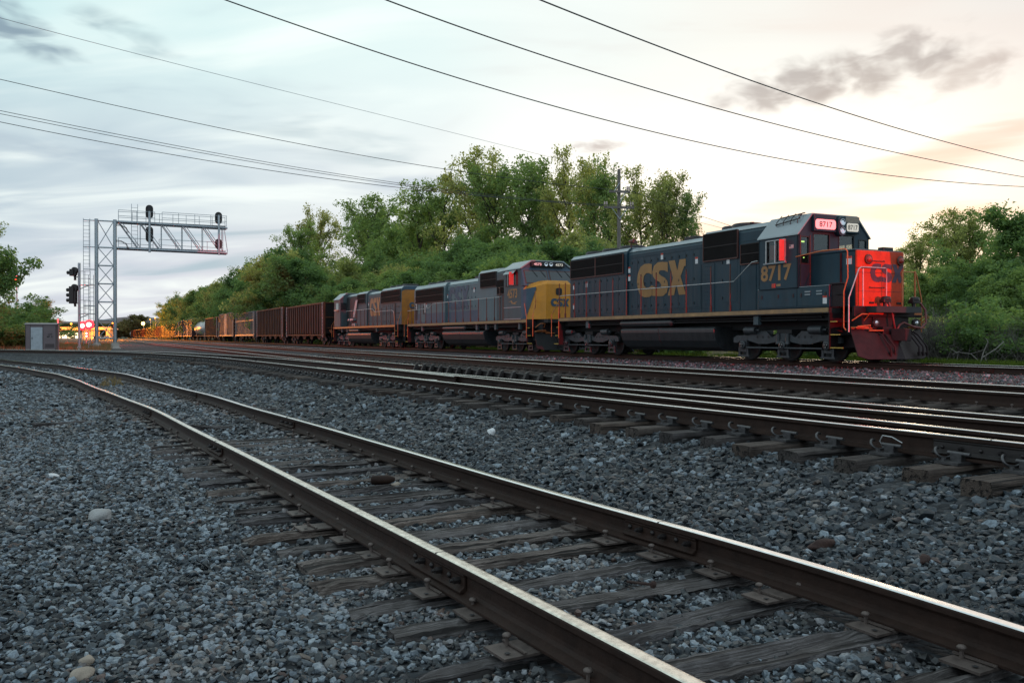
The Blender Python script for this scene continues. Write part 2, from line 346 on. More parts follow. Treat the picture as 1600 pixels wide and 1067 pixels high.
# ------------------------------------------------------------------ mesh building
class MB:
    def __init__(s): s.v = []; s.f = []; s.mi = []; s.sm = []
    def faces(s, verts, faces, mi=0, smooth=False):
        o = len(s.v); s.v += [tuple(v) for v in verts]
        for f in faces: s.f.append(tuple(i + o for i in f)); s.mi.append(mi); s.sm.append(smooth)
        return s
    def box(s, x0, x1, y0, y1, z0, z1, mi=0):
        v = [(x0,y0,z0),(x1,y0,z0),(x1,y1,z0),(x0,y1,z0),(x0,y0,z1),(x1,y0,z1),(x1,y1,z1),(x0,y1,z1)]
        return s.faces(v, [(3,2,1,0),(4,5,6,7),(0,1,5,4),(1,2,6,5),(2,3,7,6),(3,0,4,7)], mi)
    def prism(s, poly, axis, a0, a1, mi=0):
        """poly in the two other axes (x->yz, y->xz, z->xy)"""
        def P(a, p):
            return {'x': (a, p[0], p[1]), 'y': (p[0], a, p[1]), 'z': (p[0], p[1], a)}[axis]
        n = len(poly)
        v = [P(a0, p) for p in poly] + [P(a1, p) for p in poly]
        fs = [tuple(range(n)), tuple(range(2*n-1, n-1, -1))] + [(i, i+n, (i+1) % n + n, (i+1) % n) for i in range(n)]
        return s.faces(v, fs, mi)
    def cyl(s, p0, p1, r0, r1=None, n=10, caps=True, mi=0, smooth=True):
        r1 = r0 if r1 is None else r1
        p0 = Vector(p0); p1 = Vector(p1); d = (p1-p0).normalized()
        a = d.orthogonal().normalized(); b = d.cross(a)
        v = []
        for p, r in ((p0, r0), (p1, r1)):
            for k in range(n):
                t = 2*PI*k/n; v.append(p + a*(r*math.cos(t)) + b*(r*math.sin(t)))
        s.faces(v, [(k, (k+1) % n, (k+1) % n+n, k+n) for k in range(n)], mi, smooth)
        if caps:
            s.faces(v[:n], [tuple(range(n-1, -1, -1))], mi); s.faces(v[n:], [tuple(range(n))], mi)
        return s
    def tube(s, pts, r, n=6, mi=0):
        pts = [Vector(p) for p in pts]; N = len(pts); vs = []
        rr = r if isinstance(r, (list, tuple)) else [r]*N
        up = None
        for i, p in enumerate(pts):
            d = (pts[min(i+1, N-1)] - pts[max(i-1, 0)]).normalized()
            if up is None: a = d.orthogonal().normalized()
            else:
                a = up - d*up.dot(d)
                a = a.normalized() if a.length > 1e-6 else d.orthogonal().normalized()
            up = a; b = d.cross(a)
            for k in range(n):
                t = 2*PI*k/n; vs.append(p + a*(rr[i]*math.cos(t)) + b*(rr[i]*math.sin(t)))
        fs = [(i*n+k, i*n+(k+1) % n, (i+1)*n+(k+1) % n, (i+1)*n+k) for i in range(N-1) for k in range(n)]
        s.faces(vs, fs, mi, True)
        s.faces(vs[:n], [tuple(range(n-1, -1, -1))], mi); s.faces(vs[-n:], [tuple(range(n))], mi)
        return s
    def lathe(s, prof, c, axis='z', n=20, mi=0):
        """prof: (radius, height) list"""
        vs = []
        for r, h in prof:
            for k in range(n):
                t = 2*PI*k/n; a, b = r*math.cos(t), r*math.sin(t)
                q = {'z': (a, b, h), 'x': (h, a, b), 'y': (a, h, b)}[axis]
                vs.append((q[0]+c[0], q[1]+c[1], q[2]+c[2]))
        N = len(prof)
        s.faces(vs, [(i*n+k, i*n+(k+1) % n, (i+1)*n+(k+1) % n, (i+1)*n+k) for i in range(N-1) for k in range(n)], mi, True)
        s.faces(vs[:n], [tuple(range(n))], mi); s.faces(vs[-n:], [tuple(range(n))], mi)
        return s
    def sphere(s, c, r, n=12, mi=0, sz=1.0):
        prof = [(max(1e-4, r*math.sin(PI*i/(n//2))), -r*sz*math.cos(PI*i/(n//2))) for i in range(n//2+1)]
        return s.lathe(prof, c, 'z', n, mi)
    def xf(s, mat):
        s.v = [tuple(mat @ Vector(v)) for v in s.v]; return s
    def mesh(s, name, mats):
        me = bpy.data.meshes.new(name); me.from_pydata(s.v, [], s.f); me.update()
        for m in (mats if isinstance(mats, (list, tuple)) else [mats]): me.materials.append(m)
        me.polygons.foreach_set('material_index', s.mi); me.polygons.foreach_set('use_smooth', s.sm)
        bm = bmesh.new(); bm.from_mesh(me); bmesh.ops.recalc_face_normals(bm, faces=bm.faces); bm.to_mesh(me); bm.free()
        return me
    def build(s, name, mats, parent=None, bevel=0.0, loc=None, seg=2):
        o = bpy.data.objects.new(name, s.mesh(name, mats)); COL.objects.link(o)
        if parent is not None: o.parent = parent
        if loc is not None: o.location = loc
        if bevel:
            md = o.modifiers.new('bevel', 'BEVEL'); md.width = bevel; md.segments = seg; md.limit_method = 'ANGLE'; md.angle_limit = R(35)
        return o

def tag(o, label=None, cat=None, group=None, kind=None):
    if label: o['label'] = label
    if cat: o['category'] = cat
    if group: o['group'] = group
    if kind: o['kind'] = kind
    return o
def thing(name, label, cat, loc=(0,0,0), rz=0.0, group=None):
    o = bpy.data.objects.new(name, None); COL.objects.link(o); o.location = loc; o.rotation_euler = (0, 0, rz)
    o.empty_display_size = 0.3
    return tag(o, label, cat, group)
def dup(o, parent=None):
    c = o.copy(); COL.objects.link(c)
    if parent is not None: c.parent = parent
    for ch in list(o.children): dup(ch, c)
    return c
def place(me, name, parent, loc=(0,0,0), rot=(0,0,0), scale=None):
    o = bpy.data.objects.new(name, me); COL.objects.link(o)
    o.parent = parent; o.location = loc; o.rotation_euler = rot
    if scale: o.scale = scale
    return o
def text_mb(txt, h, depth=0.004, bold=0.0, wid=1.0):
    """lettering as mesh: x to the right, z up, lying in y=0, returned centred in x, baseline z=0, cap height h"""
    cu = bpy.data.curves.new('lettering', 'FONT'); cu.body = txt; cu.size = 1.0; cu.offset = bold; cu.resolution_u = 3
    cu.align_x = 'CENTER'
    o = bpy.data.objects.new('lettering', cu); COL.objects.link(o)
    bpy.context.view_layer.update()
    me = bpy.data.meshes.new_from_object(o.evaluated_get(bpy.context.evaluated_depsgraph_get()))
    mb = MB(); k = h/0.70
    mb.faces([(v.co.x*k*wid, 0.0, v.co.y*k) for v in me.vertices], [tuple(p.vertices) for p in me.polygons])
    bpy.data.objects.remove(o); bpy.data.curves.remove(cu); bpy.data.meshes.remove(me)
    return mb
# ------------------------------------------------------------------ where the tracks run
rng = np.random.default_rng(11)
def g(px, py, h):
    """ground point seen at a picture position, on a plane h below the eye"""
    Y = h*F/(py - HOR)
    return np.array([(px - 800)/F*Y, Y])
def resample(pts, step=0.25):
    pts = np.asarray(pts, float); d = np.r_[0, np.cumsum(np.hypot(*np.diff(pts, axis=0).T))]
    s = np.arange(0, d[-1], step)
    return np.c_[np.interp(s, d, pts[:, 0]), np.interp(s, d, pts[:, 1])]
def smooth_path(pts, sigma=1.2, step=0.25):
    p = resample(pts, step); k = int(3*sigma/step); w = np.exp(-0.5*(np.arange(-k, k+1)*step/sigma)**2); w /= w.sum()
    q = np.pad(p, ((k, k), (0, 0)), mode='reflect', reflect_type='odd')
    return np.c_[np.convolve(q[:, 0], w, 'valid'), np.convolve(q[:, 1], w, 'valid')]
def extend(pts, before, after):
    pts = [np.asarray(p, float) for p in pts]
    a = pts[0] - pts[1]; b = pts[-1] - pts[-2]
    return [pts[0] + a/np.linalg.norm(a)*before] + pts + [pts[-1] + b/np.linalg.norm(b)*after]
def tangents(p):
    t = np.gradient(p, axis=0); return t/np.linalg.norm(t, axis=1)[:, None]
def offset(p, d):
    t = tangents(p); return p + np.c_[t[:, 1], -t[:, 0]]*d      # + is to the right of the running direction
def arclen(p): return np.r_[0, np.cumsum(np.hypot(*np.diff(p, axis=0).T))]
def at_s(p, s):
    a = arclen(p); t = tangents(p)
    return np.array([np.interp(s, a, p[:, 0]), np.interp(s, a, p[:, 1])]), np.array([np.interp(s, a, t[:, 0]), np.interp(s, a, t[:, 1])])

H0, H1, H2, HT = 1.15, 0.76, 0.70, 0.80         # eye above each railhead
G = 1.505
A_px = [(1090,1067),(690,862),(340,688),(238,638),(168.8,611.9),(116,592),(93.8,584.7),(56,578),(0,569.7)]
B_px = [(1600,980),(1300,885),(860,768),(520,670),(300,610),(234,593),(197,584.7),(168.8,579.6),(135,576),(103,571),(56,566.5),(0,561.6)]
A = smooth_path(extend([g(*p, H0) for p in A_px], 7, 40), 1.0)
B = smooth_path(extend([g(*p, H0) for p in B_px], 7, 40), 0.8)
N1 = smooth_path(extend([g(*p, H1) for p in [(1600,691),(1300,659),(1000,628.2),(700,596.8),(400,564),(337.5,557.6),(225,550.9),(150,548.3),(0,546.3)]], 14, 60), 2.5)
N3 = offset(N1, G)
n4a, n4b = g(1600, 651, H1), g(700, 574.0, H1)
u1 = (n4b - n4a)/np.linalg.norm(n4b - n4a)
N4 = np.array([n4a - u1*14 + u1*s for s in np.arange(0, 420, 0.5)])
N2 = offset(N4, -G)
m2a, m2b = g(1600, 614.2, H2), g(700, 559.2, H2)
u2 = (m2b - m2a)/np.linalg.norm(m2b - m2a)
P5 = np.array([m2a - u2*14 + u2*s for s in np.arange(0, 520, 0.5)])
P6 = offset(P5, G)
VPX = 140.0
PHI = math.atan((800 - VPX)/F)
TU = np.array([-math.sin(PHI), math.cos(PHI)]); TN = np.array([math.cos(PHI), math.sin(PHI)])   # along the train, away from it
DT = 22.45                                       # distance of the train's centre line
S0 = 19.7                                        # nose of the first locomotive
def train_pt(s, lat=0.0): return TN*(DT + lat) + TU*(S0 + s)
T_path = np.array([train_pt(s) for s in np.arange(-45, 640, 0.5)])
RT = CZ - HT                                     # railhead under the train

def nearest(path, P, chunk=20000):
    """signed lateral distance (+ right of running direction) and arc position"""
    t = tangents(path); a = arclen(path)
    d = np.empty(len(P)); s = np.empty(len(P))
    for i in range(0, len(P), chunk):
        q = P[i:i+chunk]
        D = (q[:, None, 0] - path[None, :, 0])**2 + (q[:, None, 1] - path[None, :, 1])**2
        k = D.argmin(1); r = q - path[k]
        d[i:i+chunk] = r[:, 0]*t[k, 1] - r[:, 1]*t[k, 0]
        s[i:i+chunk] = a[k] + (r*t[k]).sum(1)
    return d, s
def vnoise(P, scale, seed):
    r = np.random.default_rng(seed); tab = r.random((64, 64))
    q = P/scale; i = np.floor(q).astype(int); f = q - i; f = f*f*(3-2*f)
    g00 = tab[i[:, 0] % 64, i[:, 1] % 64]; g10 = tab[(i[:, 0]+1) % 64, i[:, 1] % 64]; g01 = tab[i[:, 0] % 64, (i[:, 1]+1) % 64]; g11 = tab[(i[:, 0]+1) % 64, (i[:, 1]+1) % 64]
    return (g00*(1-f[:, 0])+g10*f[:, 0])*(1-f[:, 1]) + (g01*(1-f[:, 0])+g11*f[:, 0])*f[:, 1]
N1c = N1[::2]
def ground_z(P):
    P = np.asarray(P, float).reshape(-1, 2)
    d1, _ = nearest(N1c, P)
    lat = P @ TN - DT
    nz = (vnoise(P, 1.7, 3) - .5)*.035 + (vnoise(P, .55, 4) - .5)*.022
    z = np.interp(d1, [-6.0, -2.3, -1.5, -0.85, -0.45, .75, 2.2, 3.2, 5], [.045, .055, .15, .295, .352, .40, .405, .39, .40])
    z = z + nz*np.interp(d1, [-1, -.5], [1, .35])
    z = z - .13*np.clip((lat - 1.6)/3.0, 0, 1) + np.clip(lat - 9, 0, 40)*.03
    # low ground left of the siding, in front
    dA, _ = nearest(A[::4], P)
    z = z + np.interp(dA, [-9, -3, -1.2], [-.02, -.01, 0])*1.0
    dB, _ = nearest(B[::4], P)
    bed = np.clip((dA + 1.0)/.35, 0, 1)*np.clip((1.0 - dB)/.35, 0, 1)
    z = z - .028*bed*np.clip((13 - P[:, 1])/4, 0, 1)
    return z
def near_ground(x, y): return float(ground_z([(x, y)])[0])

# ------------------------------------------------------------------ the ground itself
def axis(lo, hi, step, far, n):
    core = np.arange(lo, hi+step, step)
    up = hi + (far-hi)*(np.linspace(0, 1, n)[1:]**3) + step*np.arange(1, n)
    return core, up
cx_, ux = axis(-36, 26, .32, 2600, 26)
dn = -36 - (ux - 26)
xs = np.r_[dn[::-1], cx_, ux]
cy_, uy = axis(-6, 48, .30, 3600, 34)
ys = np.r_[[-400, -120, -40, -15], cy_, uy]
XX, YY = np.meshgrid(xs, ys); GP = np.c_[XX.ravel(), YY.ravel()]
gz = ground_z(GP)
nx, ny = len(xs), len(ys)
idx = np.arange(nx*ny).reshape(ny, nx)
quads = np.c_[idx[:-1, :-1].ravel(), idx[:-1, 1:].ravel(), idx[1:, 1:].ravel(), idx[1:, :-1].ravel()]
def np_mesh(name, verts, faces, mats, smooth=False, attrs=()):
    me = bpy.data.meshes.new(name); k = faces.shape[1]
    me.vertices.add(len(verts)); me.vertices.foreach_set('co', np.asarray(verts, np.float32).ravel())
    me.loops.add(faces.size); me.loops.foreach_set('vertex_index', faces.ravel().astype(np.int32))
    me.polygons.add(len(faces)); me.polygons.foreach_set('loop_start', np.arange(0, faces.size, k, dtype=np.int32))
    me.polygons.foreach_set('loop_total', np.full(len(faces), k, np.int32))
    me.polygons.foreach_set('use_smooth', np.full(len(faces), smooth))
    for an, dom, data in attrs:
        a = me.attributes.new(an, 'FLOAT', dom); a.data.foreach_set('value', np.asarray(data, np.float32))
    for m in (mats if isinstance(mats, list) else [mats]): me.materials.append(m)
    me.update(calc_edges=True); return me
latg = GP @ TN - DT
d1g, _ = nearest(N1c, GP)
grassw = np.clip((latg - 2.6)/1.5, 0, 1)
grassw = np.maximum(grassw, np.clip((GP[:, 1] - 60)/8, 0, 1)*np.clip((-GP[:, 0] - 33 - .46*(GP[:, 1]-72))/4, 0, 1)*np.clip((d1g-3)/3, 0, 1))
ground = bpy.data.objects.new('ground', np_mesh('ground', np.c_[GP, gz], quads, M['gravel'], True, [('grass', 'POINT', grassw)]))
COL.objects.link(ground); tag(ground, kind='structure')

# ------------------------------------------------------------------ rails
def rail_profile(h=.178, b=.070, hd=.036, web=.009):
    half = [(b, 0), (b, .011), (.026, .028), (web+.003, .042), (web, .058), (web, h-.058), (web+.004, h-.047), (hd-.002, h-.038), (hd, h-.034), (hd, h-.013), (hd-.003, h-.006), (hd-.009, h-.002), (hd-.020, h-.0004)]
    return half + [(-x, z) for x, z in half[::-1]]
def rail_mb(path, ztop, h=.178, zoff=None, step=None, top=1, worn=None):
    if step: path = path[::step]
    pr = rail_profile(h); k = len(pr); t = tangents(path); nrm = np.c_[t[:, 1], -t[:, 0]]
    N = len(path); zo = np.zeros(N) if zoff is None else zoff
    V = np.empty((N, k, 3))
    for j, (a, z) in enumerate(pr):
        V[:, j, 0] = path[:, 0] + nrm[:, 0]*a; V[:, j, 1] = path[:, 1] + nrm[:, 1]*a; V[:, j, 2] = ztop - h + z + zo
    mb = MB(); mb.v = [tuple(v) for v in V.reshape(-1, 3)]
    for j in range(k):
        j2 = (j+1) % k
        m = 1 if (pr[j][1] > h-.0065 and pr[j2][1] > h-.0065) else 0
        for i in range(N-1):
            mb.f.append((i*k+j, i*k+j2, (i+1)*k+j2, (i+1)*k+j)); mb.mi.append(m); mb.sm.append(False)
    mb.f.append(tuple(range(k))); mb.mi.append(0); mb.sm.append(False)
    mb.f.append(tuple((N-1)*k+j for j in range(k-1, -1, -1))); mb.mi.append(0); mb.sm.append(False)
    return mb
RM = [M['rail'], M['railtop']]; RW = [M['rail'], M['railworn']]

def tie_mesh(seed, L=2.59, w=.23, h=.17, rot=1.0):
    r = np.random.default_rng(seed); nxs, nys = 44, 6
    bm = bmesh.new(); X = np.linspace(-L/2, L/2, nxs)
    rows = []
    prof = [(-w/2, -h), (-w/2, -h*.45), (-w/2, -.03), (-w/2+.012, -.004), (-w*.25, 0), (0, 0), (w*.25, 0), (w/2-.012, -.004), (w/2, -.03), (w/2, -h*.45), (w/2, -h)]
    ph = r.random(8)*10
    ncol = len(prof)
    groove = r.random(ncol)
    for i, x in enumerate(X):
        row = []
        e = min(1, (L/2-abs(x))/.12)
        for j, (y, z) in enumerate(prof):
            wob = .010*rot*(math.sin(x*2.1+ph[0]+j)+.6*math.sin(x*5.3+ph[1]+j*2))
            crack = -.034*rot*max(0, math.sin(x*1.3+ph[2]+j*1.9))*(1 if 2 < j < 8 and groove[j] > .45 else .2)
            rnd = (r.random(3)-.5)*.010*rot
            zz = z + (crack + wob*.5 if z > -.05 else 0) - (1-e)*.018*rot*r.random()
            row.append(bm.verts.new((x+rnd[0]*1.5 + (r.random()-.5)*.03*rot*(1-e), y*(1-.10*rot*r.random()*(1-e)) + wob + rnd[1], zz + rnd[2]*.8)))
        rows.append(row)
    for i in range(nxs-1):
        for j in range(ncol-1): bm.faces.new((rows[i][j], rows[i+1][j], rows[i+1][j+1], rows[i][j+1]))
    bm.faces.new(rows[0][::-1]); bm.faces.new(rows[-1])
    bmesh.ops.recalc_face_normals(bm, faces=bm.faces)
    me = bpy.data.meshes.new('crosstie'); bm.to_mesh(me); bm.free()
    return me
def spike_into(mb, x, y, z, rz=0):
    mb.cyl((x, y, z-.02), (x, y, z+.028), .009, n=6, smooth=False)
    mb.lathe([(.006, .024), (.019, .026), (.021, .034), (.014, .042), (.002, .044)], (x, y, z), n=8)
def plate_mesh():
    mb = MB(); mb.box(-.185, .185, -.09, .09, 0, .011); mb.box(-.09, -.078, -.095, .095, .016, .024); mb.box(.078, .09, -.095, .095, .016, .024)
    for x, y in ((-.094, .05), (.094, -.05)): spike_into(mb, x, y, .022)
    mb.box(-.155, -.135, -.055, -.035, .016, .0175, 1)
    return mb.mesh('tie_plate', [M['plate'], M['ink']])
def clip_plate_mesh():
    mb = MB(); mb.box(-.23, .20, -.095, .095, 0, .02)
    for sx in (-1, 1):
        x_a, x_b = sorted((sx*.083, sx*.135)); mb.box(x_a, x_b, -.06, .03, .02, .075)
        pts = [(sx*(.115+.060*math.cos(a)), .055 + .010*k, .070 + .036*math.sin(a)) for k, a in enumerate(np.linspace(-2.8, 2.4, 13))]
        mb.tube(pts, .011, 6); mb.tube([(sx*.115, -.12, .075), (sx*.115, .06, .078)], .016, 6)
        mb.cyl((sx*.185, .05, .02), (sx*.185, .05, .040), .018, n=6, smooth=False)
    return mb.mesh('tie_plate', [M['clip']])
TIES_OLD = [tie_mesh(s, w=.185 + .01*(s % 4), rot=1.3) for s in range(9)]
for me in TIES_OLD: me.materials.append(M['tie'])
TIES_NEW = [tie_mesh(40+s, rot=.18) for s in range(5)]
for me in TIES_NEW: me.materials.append(M['tie2'])
TIES_LONG = [tie_mesh(60+s, L=4.1, rot=.2) for s in range(4)]
for me in TIES_LONG: me.materials.append(M['tie2'])
PLATE, CLIP = plate_mesh(), clip_plate_mesh()
TIE_SPOTS = []        # x, y, angle, half length, half width of every tie that lies free (stones keep off)
def lay_tie(root, me, c, t, ztop, lateral, plate, dz=0.0, rz=0.0, keep=True, scale=1.0, plates=True):
    ang = math.atan2(t[1], t[0]) - PI/2 + rz                # local y runs along the track
    o = place(me, 'crosstie', root, (c[0], c[1], ztop+dz), (0, 0, ang), (scale, 1, 1))
    if plates:
        for q in lateral: place(plate, 'tie_plate', o, (q/scale, 0, .001 - dz))
    if keep: TIE_SPOTS.append((c[0], c[1], ang, 1.3*scale, .098))
    return o
def joint_bar(root, path, s, ztop, h, L=.66, name='joint_bar', mat='rail'):
    p, t = at_s(path, s); mb = MB()
    pr = [(.012, .030), (.050, .030), (.052, .040), (.026, .058), (.023, h-.062), (.030, h-.050), (.028, h-.042), (.012, h-.046)]
    for sg in (-1, 1):
        mb.prism([(sg*a, z) for a, z in pr], 'y', -L/2, L/2)
        for k in range(6):
            y = -L/2 + L*(k+.5)/6
            if k % 2 == (sg > 0): mb.cyl((sg*.02, y, .085), (sg*.062, y, .085), .019, n=6, smooth=False, mi=1); mb.cyl((sg*.062, y, .085), (sg*.080, y, .085), .010, n=6, mi=1)
            else: mb.sphere((sg*.027, y, .085), .017, 8, 1)
    mb.box(-.034, .034, -.004, .004, h-.02, h+.0008, 2)
    o = mb.build(name, [M[mat], M['bolt'], M['ink']], root, bevel=.003)
    o.location = (p[0], p[1], ztop-h); o.rotation_euler = (0, 0, math.atan2(t[1], t[0]) - PI/2)
    return o

# --- the worn siding in front
Z0 = CZ - H0; HR0 = .165
sid = thing('railway_track', 'worn siding with rotten grey crossties and jointed rails, nearest of the tracks', 'railway track', (0, 0, 0))
def wob(p, amp, seed):
    a = arclen(p); r = np.random.default_rng(seed); k = r.random(4)*6
    return amp*(np.sin(a*.55+k[0]) + .7*np.sin(a*1.1+k[1]))*np.clip((a-12)/8, 0, 1)
zA, zB = wob(A, .006, 1), wob(B, .008, 2)
rail_mb(A, Z0, HR0, zA).build('rail', RW, sid); rail_mb(B, Z0, HR0, zB).build('rail', RM, sid)
aA, aB = arclen(A), arclen(B)
def s_of(path, px, py, h): return nearest(path, np.array([g(px, py, h)]))[1][0]
for px, py in ((690, 862), (340, 688), (234, 636)): joint_bar(sid, A, s_of(A, px, py, H0), Z0, HR0)
for px, py in ((1030, 815), (455, 651), (305, 611)): joint_bar(sid, B, s_of(B, px, py, H0), Z0, HR0)
tr = np.random.default_rng(5)
s = .6; k = 0
Tt = Z0 - HR0 - .016
while s < 44 and k < 94:
    pa, ta = at_s(A, s); db, sb = nearest(B, pa[None]); pb, tb = at_s(B, sb[0])
    c = (pa + pb)/2; t = (ta + tb)/2
    far = np.clip((s - 15.5)/4, 0, 1)
    dz = .006 - .030*tr.random()**1.5 - far*(.03 + .05*tr.random())
    vis = far < .9 or tr.random() < .35
    o = lay_tie(sid, TIES_OLD[k % 9], c + t*0 + np.array([ta[1], -ta[0]])*tr.normal(0, .06), t, Tt, (-G/2, G/2), PLATE, dz, tr.normal(0, .022), keep=far < .8)
    s += .49 + tr.normal(0, .04); k += 1

# --- the turnout behind it
Z1 = CZ - H1; HR1 = .182
sw = thing('railway_turnout', 'heavy four-rail turnout on raised ballast just beyond the worn siding', 'railway track')
for p in (N1, N2): rail_mb(p, Z1, HR1).build('rail', RM, sw)
i3 = 0
rail_mb(N3, Z1-.003, HR1).build('rail', RM, sw); rail_mb(N4, Z1, HR1).build('rail', RM, sw)
sJ = s_of(N1, 1555, 686, H1); joint_bar(sw, N1, sJ, Z1, HR1, .95, mat='raildark')
joint_bar(sw, N1, s_of(N1, 330, 557, H1), Z1, HR1); joint_bar(sw, N3, s_of(N3, 405, 557, H1), Z1, HR1); joint_bar(sw, N4, s_of(N4, 512, 559, H1), Z1, HR1)
# frog and guard rails
def seg(path, s0, s1, off): 
    a = arclen(path); m = (a >= s0) & (a <= s1); q = offset(path, off)[m].copy(); return q
sG0, sG1 = s_of(N1, 688, 594, H1), s_of(N1, 490, 573, H1)
q = seg(N1, sG0, sG1, .095); tq = tangents(q)
for i, e in ((0, 1), (-1, 1)): q[i] += np.array([tq[i][1], -tq[i][0]])*.06
rail_mb(q, Z1-.004, HR1).build('guard_rail', RM, sw)
sF = s_of(N2, 640, 579, H1)
for off in (-.10, .10):
    q = seg(N2, sF-3.0, sF+2.4, off); rail_mb(q, Z1-.006, HR1).build('frog_wing', RM, sw)
sb0, sb1 = s_of(N4, 888, 590, H1), s_of(N4, 668, 570.5, H1)
q = seg(N4, sb0, sb1, -.105)
rail_mb(q, Z1+.02, HR1).build('guard_rail', [M['raildark'], M['raildark']], sw)
br = MB(); br.prism([(-.02, 0), (.10, 0), (.10, .05), (.045, .19), (-.02, .215)], 'y', -.045, .045); br.box(-.16, .12, -.10, .10, -.012, .012); br.cyl((-.03, 0, .10), (-.075, 0, .10), .03, n=6, smooth=False); br.prism([(-.02, .0), (-.13, .0), (-.02, .11)], 'y', -.012, .012)
brm = br.mesh('guard_brace', [M['raildark']])
for s in np.arange(sb0+.15, sb1, .60):
    p, t = at_s(N4, s); nn = np.array([t[1], -t[0]])
    place(brm, 'guard_brace', sw, (*(p - nn*.165), Z1-HR1+.03), (0, 0, math.atan2(t[1], t[0]) - PI/2 + PI))
tt1 = Z1 - HR1 - .02
s = 1.0; k = 0
while k < 98:
    p, t = at_s(N1, s)
    d4, s4 = nearest(N4, p[None]); p4, _ = at_s(N4, s4[0])
    wid = abs(d4[0])
    if wid < 4.2:
        L = wid + 1.05 + tr.normal(0, .05); c = (p + p4)/2; base = TIES_LONG[k % 4]; scl = L/4.1
        lat = [-wid/2, wid/2]
    else:
        p3 = p + np.array([t[1], -t[0]])*G; c = (p + p3)/2; base = TIES_NEW[k % 5]; scl = 1.0; lat = [-G/2, G/2]
    ns = np.array([t[1], -t[0]])
    o = lay_tie(sw, base, c - ns*tr.uniform(.0, .22), t, tt1, [], CLIP, 0, tr.normal(0, .012), scale=scl, keep=False)
    dd = (c - ns*0 - p); off_ = float(np.dot(np.array(o.location[:2]) - p, ns))
    for q in ((0.0, G) if wid >= 4.2 else (0.0,)):
        place(CLIP, 'tie_plate', o, ((q - off_)/scl, 0, .002), (0, 0, 0), (1/scl, 1, 1))
    TIE_SPOTS.append((p[0]-ns[0]*.5, p[1]-ns[1]*.5, o.rotation_euler[2], .5, .115))
    s += .56 + tr.normal(0, .02); k += 1
wr = MB(); pw, tw = at_s(N1, s_of(N1, 1392, 669, H1)); nw = np.array([tw[1], -tw[0]])
q0 = pw - nw*.05
wr.tube([(*(q0 - nw*.02), Z1-.17), (*(q0 - nw*.05 + tw*.02), Z1-.10), (*(q0 - nw*.04 - tw*.0), Z1-.055), (*(q0 - nw*.03 - tw*.08), Z1-.06), (*(q0 - nw*.02 - tw*.17), Z1-.10)], .005, 6)
wr.build('bond_wire', M['railing'], sw)

# --- second main line
Z2 = CZ - H2; HR2 = .185
ml = thing('railway_track', 'straight main track in the ballast between the turnout and the parked train', 'railway track')
rail_mb(P5, Z2, HR2).build('rail', RM, ml); rail_mb(P6, Z2, HR2).build('rail', RM, ml)
s = 1.0
for k in range(98):
    p, t = at_s(P5, s); ns = np.array([t[1], -t[0]])
    lay_tie(ml, TIES_NEW[k % 5], p + ns*G/2, t, Z2-HR2-.02, (-G/2, G/2), PLATE, 0, tr.normal(0, .01), keep=False)
    s += .52 + tr.normal(0, .02)
# --- the train's own track
tk = thing('railway_track', 'track carrying the locomotives, its near rail showing under their wheels', 'railway track')
for off in (-G/2, G/2): rail_mb(offset(T_path, off), RT, HR2).build('rail', RM, tk)
s = 6.0
for k in range(98):
    p, t = at_s(T_path, s)
    lay_tie(tk, TIES_NEW[k % 5], p, t, RT-HR2-.02, (-G/2, G/2), PLATE, 0, tr.normal(0, .01), keep=False); s += .52
sj = nearest(T_path, np.array([g(1510, 573, HT)]))[1][0]
joint_bar(tk, offset(T_path, -G/2), sj, RT, HR2, .9)

